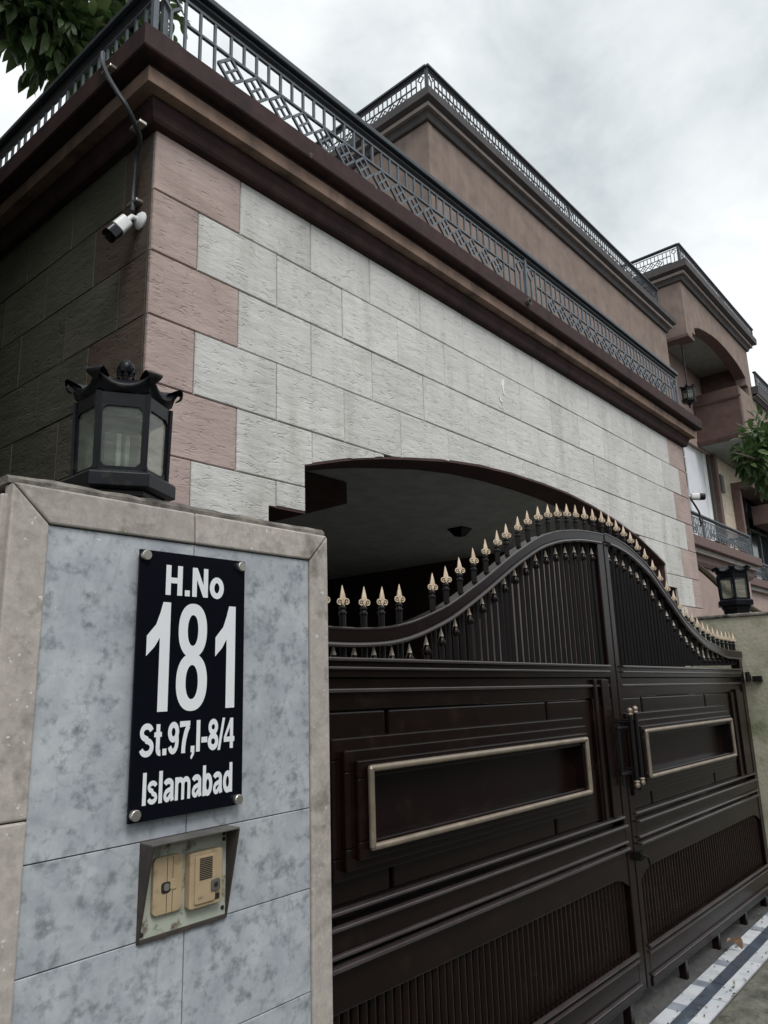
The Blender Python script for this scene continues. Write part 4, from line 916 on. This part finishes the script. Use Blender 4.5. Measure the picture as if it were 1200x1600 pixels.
# every glyph: advance width and a list of pieces (each a list of polygons) with capital height 1
GLYPH = {
 'H': (.80, [rect(.07, 0, .27, 1), rect(.53, 0, .73, 1), rect(.265, .40, .535, .59)]),
 'N': (.80, [rect(.07, 0, .26, 1), rect(.54, 0, .73, 1), [[(.07, 1), (.27, 1), (.73, 0), (.53, 0)]]]),
 'I': (.34, [rect(.07, 0, .27, 1)]), 'l': (.34, [rect(.07, 0, .27, 1)]),
 '.': (.31, [rect(.06, 0, .26, .20)]),
 ',': (.31, [[[(.06, 0), (.14, 0), (.05, -.15), (.11, -.22), (.24, -.08), (.26, .02), (.26, .2), (.06, .2)]]]),
 '-': (.40, [rect(.04, .27, .36, .45)]),
 '/': (.36, [[[(-.02, -.02), (.12, -.02), (.38, 1.02), (.24, 1.02)]]]),
 'o': (.68, [ell(.34, .36, .31, .38)]),
 'S': (.74, [stroke(arc(.37, .73, .235, .185, 15, 270, 18)+arc(.37, .28, .255, .195, 90, -165, 18), .185)]),
 's': (.60, [stroke(arc(.30, .535, .19, .12, 10, 262, 14)+arc(.30, .20, .195, .125, 82, -170, 14), .155)]),
 't': (.42, [stroke([(.21, .96), (.21, .20)]+arc(.32, .20, .11, .115, 180, 285, 6), .19), rect(.02, .57, .39, .72)]),
 '9': (.62, [ell(.31, .68, .28, .32, .185), stroke(arc(.30, .40, .195, .315, 40, -150, 16)[0:], .175)]),
 '7': (.60, [[[(.04, 1), (.57, 1), (.57, .84), (.04, .81)]], stroke([(.48, .85), (.36, .64), (.28, .4), (.245, .18), (.24, 0)], .20)]),
 '8': (.62, [ell(.31, .745, .265, .262, .175), ell(.31, .275, .292, .282, .185)]),
 '4': (.62, [[[(.0, .22), (.0, .38), (.36, 1), (.52, 1), (.52, .97), (.14, .385), (.14, .22)]], rect(.139, .22, .60, .385), rect(.34, 0, .52, 1)]),
 'a': (.64, [stroke(arc(.30, .525, .20, .125, 165, 20, 10)+[(.49, .44), (.495, .2), (.53, .02)], .185), stroke([(.47, .40), (.30, .365), (.17, .32)]+arc(.235, .19, .125, .12, 135, 330, 10)+[(.44, .22)], .155)]),
 'm': (1.04, [rect(.06, 0, .24, .73), stroke(arc(.335, .48, .175, .165, 165, 0, 10)+[(.51, .0)], .17), stroke(arc(.685, .48, .175, .165, 165, 0, 10)+[(.86, .0)], .17)]),
 'b': (.70, [rect(.06, 0, .25, 1), ell(.37, .36, .285, .375, .19)]),
 'd': (.70, [rect(.45, 0, .64, 1), ell(.33, .36, .285, .375, .19)]),
}
LAYER = [0]
def lettering(txt, x0, x1, zb, zt, parent, tight=.02):
    tot = sum(GLYPH[c][0]-tight for c in txt); kx = (x1-x0)/tot; kz = zt-zb; x = x0
    for c in txt:
        mb = MB(); wdt, pieces = GLYPH[c]
        for i, pc in enumerate(pieces):
            y = SY-.0007-.00011*i
            for poly in pc: mb.add([(x+px_*kx, y, zb+pz_*kz) for px_, pz_ in poly], [tuple(range(len(poly)))])
        obj('letter', mb, 'letter_white', parent); x += (wdt-tight)*kx
def numeral(polysets, parent):
    mb = MB()
    for i, pc in enumerate(polysets):
        for poly in pc: mb.add([(px_, SY-.0007-.00011*i, pz_) for px_, pz_ in poly], [tuple(range(len(poly)))])
    obj('letter', mb, 'letter_white', parent)
lettering('H.No', .862, 1.019, .194, .259, sg)
def one(x0, x1):
    w_ = x1-x0; zt, zb = .178, -.049; xl = x1-.44*w_
    return [[[(xl, zb), (x1, zb), (x1, zt), (x1-.34*w_, zt), (xl, .158)]], [[(xl+.002, .163), (x1-.62*w_, .130), (x0, .106), (x0, .064), (x1-.66*w_, .083), (xl+.002, .106)]]]
def big_ring(cx, cz, rx, rz, hx, hz, n=44):
    def pt(a, r1, r2, pw):
        c_, s_ = math.cos(a), math.sin(a); return (cx+math.copysign(abs(c_)**(2/pw), c_)*r1, cz+math.copysign(abs(s_)**(2/pw), s_)*r2)
    A = [2*math.pi*i/n for i in range(n+1)]
    return [[pt(A[i], rx, rz, 2.25), pt(A[i+1], rx, rz, 2.25), pt(A[i+1], hx, hz, 2.1), pt(A[i], hx, hz, 2.1)] for i in range(n)]
numeral(one(.826, .881), sg)
numeral([big_ring(.9385, .120, .0365, .0585, .0135, .0335), big_ring(.9385, .0095, .0392, .0605, .0155, .0360)], sg)
numeral(one(.998, 1.053), sg)
lettering('St.97,I-8/4', .818, 1.054, -.136, -.071, sg, .035)
lettering('Islamabad', .828, 1.052, -.228, -.166, sg, .03)

# ------------------------------------------------------------------ intercom box
ib = thing('intercom_box', 'rusty hooded wall box with a blank tan cover and a door intercom', 'intercom', (.95, 1.39, -.49))
hx0, hx1, hzt, hzb, hd = .843, 1.0545, -.299, -.476, .046
obj('hood_top', MB().box(hx0, hx1, PF-hd, PF+.01, hzt-.004, hzt), 'box_grey', ib, bevel=.001)
for x0 in (hx0, hx1-.004):
    obj('hood_side', MB().prism([(PF-hd, hzt-.004), (PF+.01, hzt-.004), (PF+.01, hzb-.008), (PF-.004, hzb-.008)], lambda p, q=x0: (q, p[0], p[1]), lambda p, q=x0: (q+.004, p[0], p[1])), 'box_rust', ib)
obj('hood_sill', MB().box(hx0+.004, hx1-.004, PF-.007, PF+.008, hzb-.008, hzb), 'box_rust', ib, bevel=.001)
obj('back_plate', MB().box(hx0+.004, hx1-.004, PF-.003, PF+.004, hzb, hzt-.004), 'box_plate', ib)
for px_, pz_ in ((.852, -.468), (1.044, -.315), (1.044, -.326), (1.043, -.462)):
    obj('screw', MB().lathe((px_, PF-.003, pz_), [(.0045, 0), (.004, .002), (.001, .003)], 8, ax=(0, -1, 0)), 'dark_hole', ib)
def rrect(x0, x1, z0, z1, r, n=4):
    p = []
    for cx, cz, a0 in ((x1-r, z1-r, 0), (x0+r, z1-r, 90), (x0+r, z0+r, 180), (x1-r, z0+r, 270)):
        for k in range(n+1): a = R(a0+90*k/n); p.append((cx+r*math.cos(a), cz+r*math.sin(a)))
    return p
cvp = obj('blank_cover', MB().prism(rrect(.869, .936, -.440, -.333, .010), Fy(PF-.012), Fy(PF-.003)), 'tan_plastic', ib, bevel=.0015)
obj('hole', MB().prism(rrect(.887, .908, -.402, -.381, .006), Fy(PF-.0128), Fy(PF-.011)), 'dark_hole', cvp)
obj('button', MB().prism(rrect(.892, .904, -.397, -.384, .004), Fy(PF-.0150), Fy(PF-.0129)), 'steel', cvp)
obj('name_card', MB().prism(rrect(.907, .922, -.397, -.379, .003), Fy(PF-.0142), Fy(PF-.0121)), 'tan_plastic', cvp, bevel=.0006)
obj('groove', MB().box(.8995, .9003, PF-.0126, PF-.0119, -.438, -.403).box(.8995, .9003, PF-.0126, PF-.0119, -.380, -.335).box(.9125, .9132, PF-.0126, PF-.0119, -.438, -.400).box(.9125, .9132, PF-.0126, PF-.0119, -.377, -.335), 'dark_hole', cvp)
spk = obj('door_station', MB().prism(rrect(.947, 1.028, -.444, -.337, .006), Fy(PF-.022), Fy(PF-.003)), 'tan_plastic', ib, bevel=.002)
obj('face_plate', MB().prism(rrect(.958, 1.008, -.436, -.345, .004), Fy(PF-.0255), Fy(PF-.0222)), 'tan_plastic', spk, bevel=.001)
for k in range(12):
    z = -.3505-.0036*k; obj('speaker_slot', MB().box(.968, .9995, PF-.0262, PF-.0252, z-.0011, z+.0011), 'dark_hole', spk)
obj('call_button', MB().prism(rrect(.9965, 1.0185, -.4175, -.395, .004), Fy(PF-.0285), Fy(PF-.0222)), 'box_grey', spk, bevel=.001)
obj('button_dot', MB().lathe((1.0075, PF-.0284, -.406), [(.0055, 0), (.0045, .0008), (.0005, .001)], 12, ax=(0, -1, 0)), 'dark_hole', spk)
obj('indicator_window', MB().box(1.0075, 1.0205, PF-.0236, PF-.0219, -.4355, -.4245), 'dark_hole', spk)
obj('printed_mark', MB().add([(.966+dx, PF-.0258, -.4275) for dx in (0, .0012)]+[(.9675+dx, PF-.0258, -.4225) for dx in (.0012, 0)], [(0, 1, 2, 3)]).add([(.970+dx, PF-.0258, -.4275) for dx in (0, .0012)]+[(.9715+dx, PF-.0258, -.4225) for dx in (.0012, 0)], [(0, 1, 2, 3)]).add([(.974+dx, PF-.0258, -.4275) for dx in (0, .0012)]+[(.9755+dx, PF-.0258, -.4225) for dx in (.0012, 0)], [(0, 1, 2, 3)]), 'dark_hole', spk)

# ------------------------------------------------------------------ security cameras and conduits
def bullet(name, label, base, wall_n, aim, s=1.0):
    t = thing(name, label, 'camera', base)
    base, wall_n, aim = Vector(base), Vector(wall_n).normalized(), Vector(aim).normalized()
    obj('mount', MB().lathe(base, [(.05*s, 0), (.05*s, .008*s), (.035*s, .022*s), (.016*s, .03*s)], 16, ax=wall_n), 'cam_white', t, smooth=True)
    j = base+wall_n*.055*s
    obj('arm', MB().tube([base+wall_n*.02*s, j, j+aim*.05*s], .014*s, 10), 'cam_white', t, smooth=True)
    b0 = j+aim*.045*s
    rt_ = aim.cross(Vector((0, 0, 1))).normalized(); up_v = rt_.cross(aim)
    def sec(d, hw, hh): return [b0+aim*d*s+rt_*(hw*s*math.copysign(abs(math.cos(a))**.55, math.cos(a)))+up_v*(hh*s*math.copysign(abs(math.sin(a))**.55, math.sin(a))) for a in [2*math.pi*k/20 for k in range(20)]]
    obj('housing', MB().rings([sec(0, .028, .028), sec(.008, .037, .036), sec(.09, .039, .038)]), 'cam_white', t, smooth=True)
    obj('front', MB().rings([sec(.0905, .038, .037), sec(.15, .038, .037), sec(.153, .034, .033)]), 'cam_black', t, smooth=True)
    obj('trim', MB().rings([sec(.0895, .0395, .0385), sec(.098, .0395, .0385)]), 'pipe_grey', t, smooth=True)
    obj('lens', MB().lathe(b0+aim*.153*s, [(.018*s, 0), (.018*s, .002*s), (.012*s, .003*s)], 14, ax=aim), 'dark_hole', t)
m0 = sidep(.105, .002, 2.555)
bullet('security_camera', 'white bullet camera on the dark side wall left of the pink corner stones', m0, SN, (-.60, .08, -.86), 1.06)
pz = [sidep(.60, .03, 3.99), sidep(.36, .16, 3.74), sidep(.13, .275, 3.44), sidep(.06, .275, 3.30), sidep(-.03, .265, 3.15), sidep(-.06, .225, 3.07), sidep(-.03, .15, 3.02), sidep(.03, .08, 3.00), sidep(.12, .045, 2.94), sidep(.155, .03, 2.76), sidep(.145, .035, 2.66), sidep(.12, .05, 2.60)]
def catmull(p, n=6):
    q = []; p = [Vector(a) for a in p]
    for i in range(len(p)-1):
        a, b, c_, d = p[max(i-1, 0)], p[i], p[i+1], p[min(i+2, len(p)-1)]
        for k in range(n):
            t_ = k/n; q.append(.5*((2*b)+(c_-a)*t_+(2*a-5*b+4*c_-d)*t_**2+(3*b-a-3*c_+d)*t_**3))
    return q+[p[-1]]
cp_ = catmull(pz, 8)
cd_ = thing('cable_conduit', 'dark grey corrugated conduit hanging down from the roof railing to the camera', 'conduit', pz[0])
obj('hose', MB().tube(cp_, [.0125+.0016*(i % 2) for i in range(len(cp_))], 8), 'pipe_grey', cd_, smooth=True)
for q in (sidep(.10, .25, 3.38), sidep(-.03, .13, 3.02), sidep(.15, .02, 2.68)):
    obj('clip', MB().obox(q, SD, SN, Vector((0, 0, 1)), .05, .022, .009), 'steel', cd_, bevel=.003)
bullet('security_camera', 'white bullet camera on the far right edge of the stone facade', (XR+.002, 3.30, 2.40), (1, 0, 0), (.35, -.55, -.05), 1.25)
c2 = thing('cable_conduit', 'dark cable conduit running down the right end of the stone facade', 'conduit', (XR+.03, 3.3, 3.1))
obj('hose', MB().tube(catmull([(XR+.03, 3.27, 3.11), (XR+.03, 3.27, 2.9), (XR+.035, 3.27, 2.62), (XR+.03, 3.28, 2.46)], 4), .022, 8), 'cable', c2, smooth=True)
obj('cable', MB().tube(catmull([(XR+.03, 3.24, 2.36), (XR+.10, 3.2, 2.24), (XR+.22, 3.2, 2.16), (XR+.20, 3.2, 2.06), (XR+.26, 3.2, 2.02), (XR+.20, 3.2, 1.98)], 5), .014, 6), 'cable', c2, smooth=True)
for zz in (2.95, 2.72): obj('clip', MB().box(XR, XR+.056, 3.24, 3.30, zz, zz+.02), 'steel', c2)
stk = catmull([(11.0, 3.6, 1.62), (11.05, 3.4, 1.40), (11.3, 3.2, 1.1), (11.7, 3.0, .86), (12.2, 2.9, .70), (12.5, 2.9, .5)], 5)
solo('bent_pipe', MB().tube(stk, .045, 7), 'bark', 'bent grey brown pipe sloping down behind the right lantern', 'pipe', stk[-1], smooth=True)
def curled_leaf(L_, W_, curl, n=6):
    vs, fs = [], []
    for i in range(n+1):
        u = i/n; w_ = W_*math.sin(math.pi*min(1, .04+.96*u))**.75*(1.1-.5*u); x = L_*u; z = curl*L_*(u*(1-u))*2
        for v in (-1, -.5, 0, .5, 1): vs.append((x, w_*v/2, z+abs(v)*w_*.35+.012*math.sin(5*u+v)*L_))
    for i in range(n):
        for j in range(4): a = 5*i+j; fs.append((a, a+1, a+6, a+5))
    return vs, fs
vs, fs = curled_leaf(.11, .075, .35)
mw = Matrix.LocRotScale(Vector((4.66, 1.50, GZ+.012)), Matrix.Rotation(R(150), 3, 'Z') @ Matrix.Rotation(R(-28), 3, 'Y') @ Matrix.Rotation(R(25), 3, 'X'), None)
lf = MB().add([mw @ Vector(v) for v in vs], fs)
solo('dry_leaf', lf, 'dry', 'curled dry brown leaf lying on the white marble strip near the gate', 'leaf', (4.67, 1.5, GZ), smooth=True)
rg = random.Random(5); lit = MB()
for i in range(420):
    x, y = rg.uniform(3.4, 6.2), rg.choice([rg.uniform(1.0, 1.36), rg.uniform(1.58, 2.2), rg.uniform(1.36, 1.58)])
    vs, fs = curled_leaf(rg.uniform(.006, .028), rg.uniform(.004, .014), rg.uniform(.1, .6), 3)
    mw = Matrix.LocRotScale(Vector((x, y, GZ+.001)), Matrix.Rotation(rg.uniform(0, 6.28), 3, 'Z') @ Matrix.Rotation(rg.uniform(-.4, .4), 3, 'X'), None)
    lit.add([mw @ Vector(v) for v in vs], fs)
li_ = obj('litter', lit, 'litter', None, kind='stuff')

# ------------------------------------------------------------------ foliage
def leaf_poly(L_, W_, fold=.25):
    """a creased, drooping leaf along +x"""
    vs = []; fs = []; n = 5
    for i in range(n+1):
        u = i/n; w_ = W_*math.sin(math.pi*min(1, u*1.02+.02))**.8*(1-.25*u); x = L_*u; d = -.28*L_*u*u
        vs += [(x, -w_/2, d+fold*w_/2), (x, 0, d), (x, w_/2, d+fold*w_/2)]
    for i in range(n):
        a = 3*i; fs += [(a, a+1, a+4, a+3), (a+1, a+2, a+5, a+4)]
    return vs, fs
def plant_leaves(t, centres, n_part, n_stuff, L_, W_, mat, rg, spread):
    vs, fs = leaf_poly(L_, W_); me = MB().add(vs, fs).mesh('leaf', mat, smooth=True)
    big = MB()
    for i in range(n_part+n_stuff):
        c, r_ = rg.choice(centres); c = Vector(c)
        d = Vector((rg.gauss(0, 1), rg.gauss(0, 1), rg.gauss(0, 1))).normalized()
        p = c + d*r_*rg.random()**.45
        out_ = (d+Vector((0, 0, -.15))+Vector((rg.gauss(0, .5), rg.gauss(0, .5), rg.gauss(0, .5)))).normalized()
        yz = math.atan2(out_.y, out_.x); pt = -math.asin(max(-1, min(1, out_.z)))
        rot = (rg.uniform(-.7, .7), pt, yz); s_ = rg.uniform(.7, 1.25)
        if i < n_part: inst('leaf', me, t, p, rot=rot, scale=(s_, s_, s_))
        else:
            from mathutils import Euler
            mw = Matrix.LocRotScale(p, Euler(rot), Vector((s_,)*3)); big.add([mw @ Vector(v) for v in vs], fs)
    if big.v: obj('foliage', big, mat, t, kind='stuff', smooth=True)
rg = random.Random(11)
tr = thing('tree', 'dark broad-leaved tree hanging over the side railing at the top left', 'tree', (1.2, 8.6, GZ))
obj('trunk', MB().tube([(1.2, 8.6, GZ), (1.25, 8.5, 2), (1.4, 8.4, 5), (1.6, 8.3, 7.6)], [.20, .17, .13, .08], 10), 'bark', tr, smooth=True)
for bpts in ([(1.3, 8.45, 3.6), (1.9, 8.0, 6.2), (2.7, 7.6, 7.9), (3.6, 7.8, 8.6)], [(1.4, 8.4, 5), (2.4, 8.6, 7.4), (3.2, 8.3, 9.4)], [(1.25, 8.5, 4.0), (.4, 8.2, 6.5), (-.3, 8.2, 8)]):
    obj('limb', MB().tube(bpts, [.08, .055, .025, .012][:len(bpts)], 8), 'bark', tr, smooth=True)
cts = [((2.75, 7.6, 7.75), .55), ((3.15, 7.6, 7.9), .55), ((3.5, 7.7, 8.4), .6), ((2.5, 7.5, 8.0), .6), ((3.9, 7.8, 8.9), .6), ((3.0, 7.8, 8.6), .8), ((2.2, 7.6, 8.0), .7), ((3.6, 8.0, 9.3), .8), ((2.2, 8.0, 9.0), 1.0), ((1.2, 8.2, 8.6), 1.0), ((1.0, 8.6, 9.9), 1.2), ((3.2, 8.0, 7.9), .5), ((4.4, 8.2, 9.9), .7)]
plant_leaves(tr, cts, 240, 2600, .26, .12, 'leaf_dark', rg, 1)
sh = thing('tree', 'bright green leafy branch reaching in above the right lantern', 'tree', (11.5, 2.2, GZ))
obj('trunk', MB().tube([(11.6, 2.0, GZ), (11.5, 2.1, 1.2), (11.2, 2.2, 2.6), (10.6, 2.3, 3.0)], [.10, .08, .05, .025], 8), 'bark', sh, smooth=True)
obj('limb', MB().tube([(11.2, 2.2, 2.6), (10.9, 2.3, 2.75), (10.2, 2.4, 2.75), (9.75, 2.45, 2.72)], [.04, .03, .02, .01], 6), 'bark', sh, smooth=True)
cts = [((10.38, 2.42, 2.74), .17), ((10.55, 2.4, 2.88), .2), ((10.75, 2.38, 3.1), .28), ((11.0, 2.35, 2.9), .35), ((11.2, 2.3, 3.25), .35), ((10.9, 2.36, 2.65), .25), ((11.6, 2.3, 3.1), .5)]
plant_leaves(sh, cts, 240, 480, .175, .075, 'leaf_green', rg, 1)
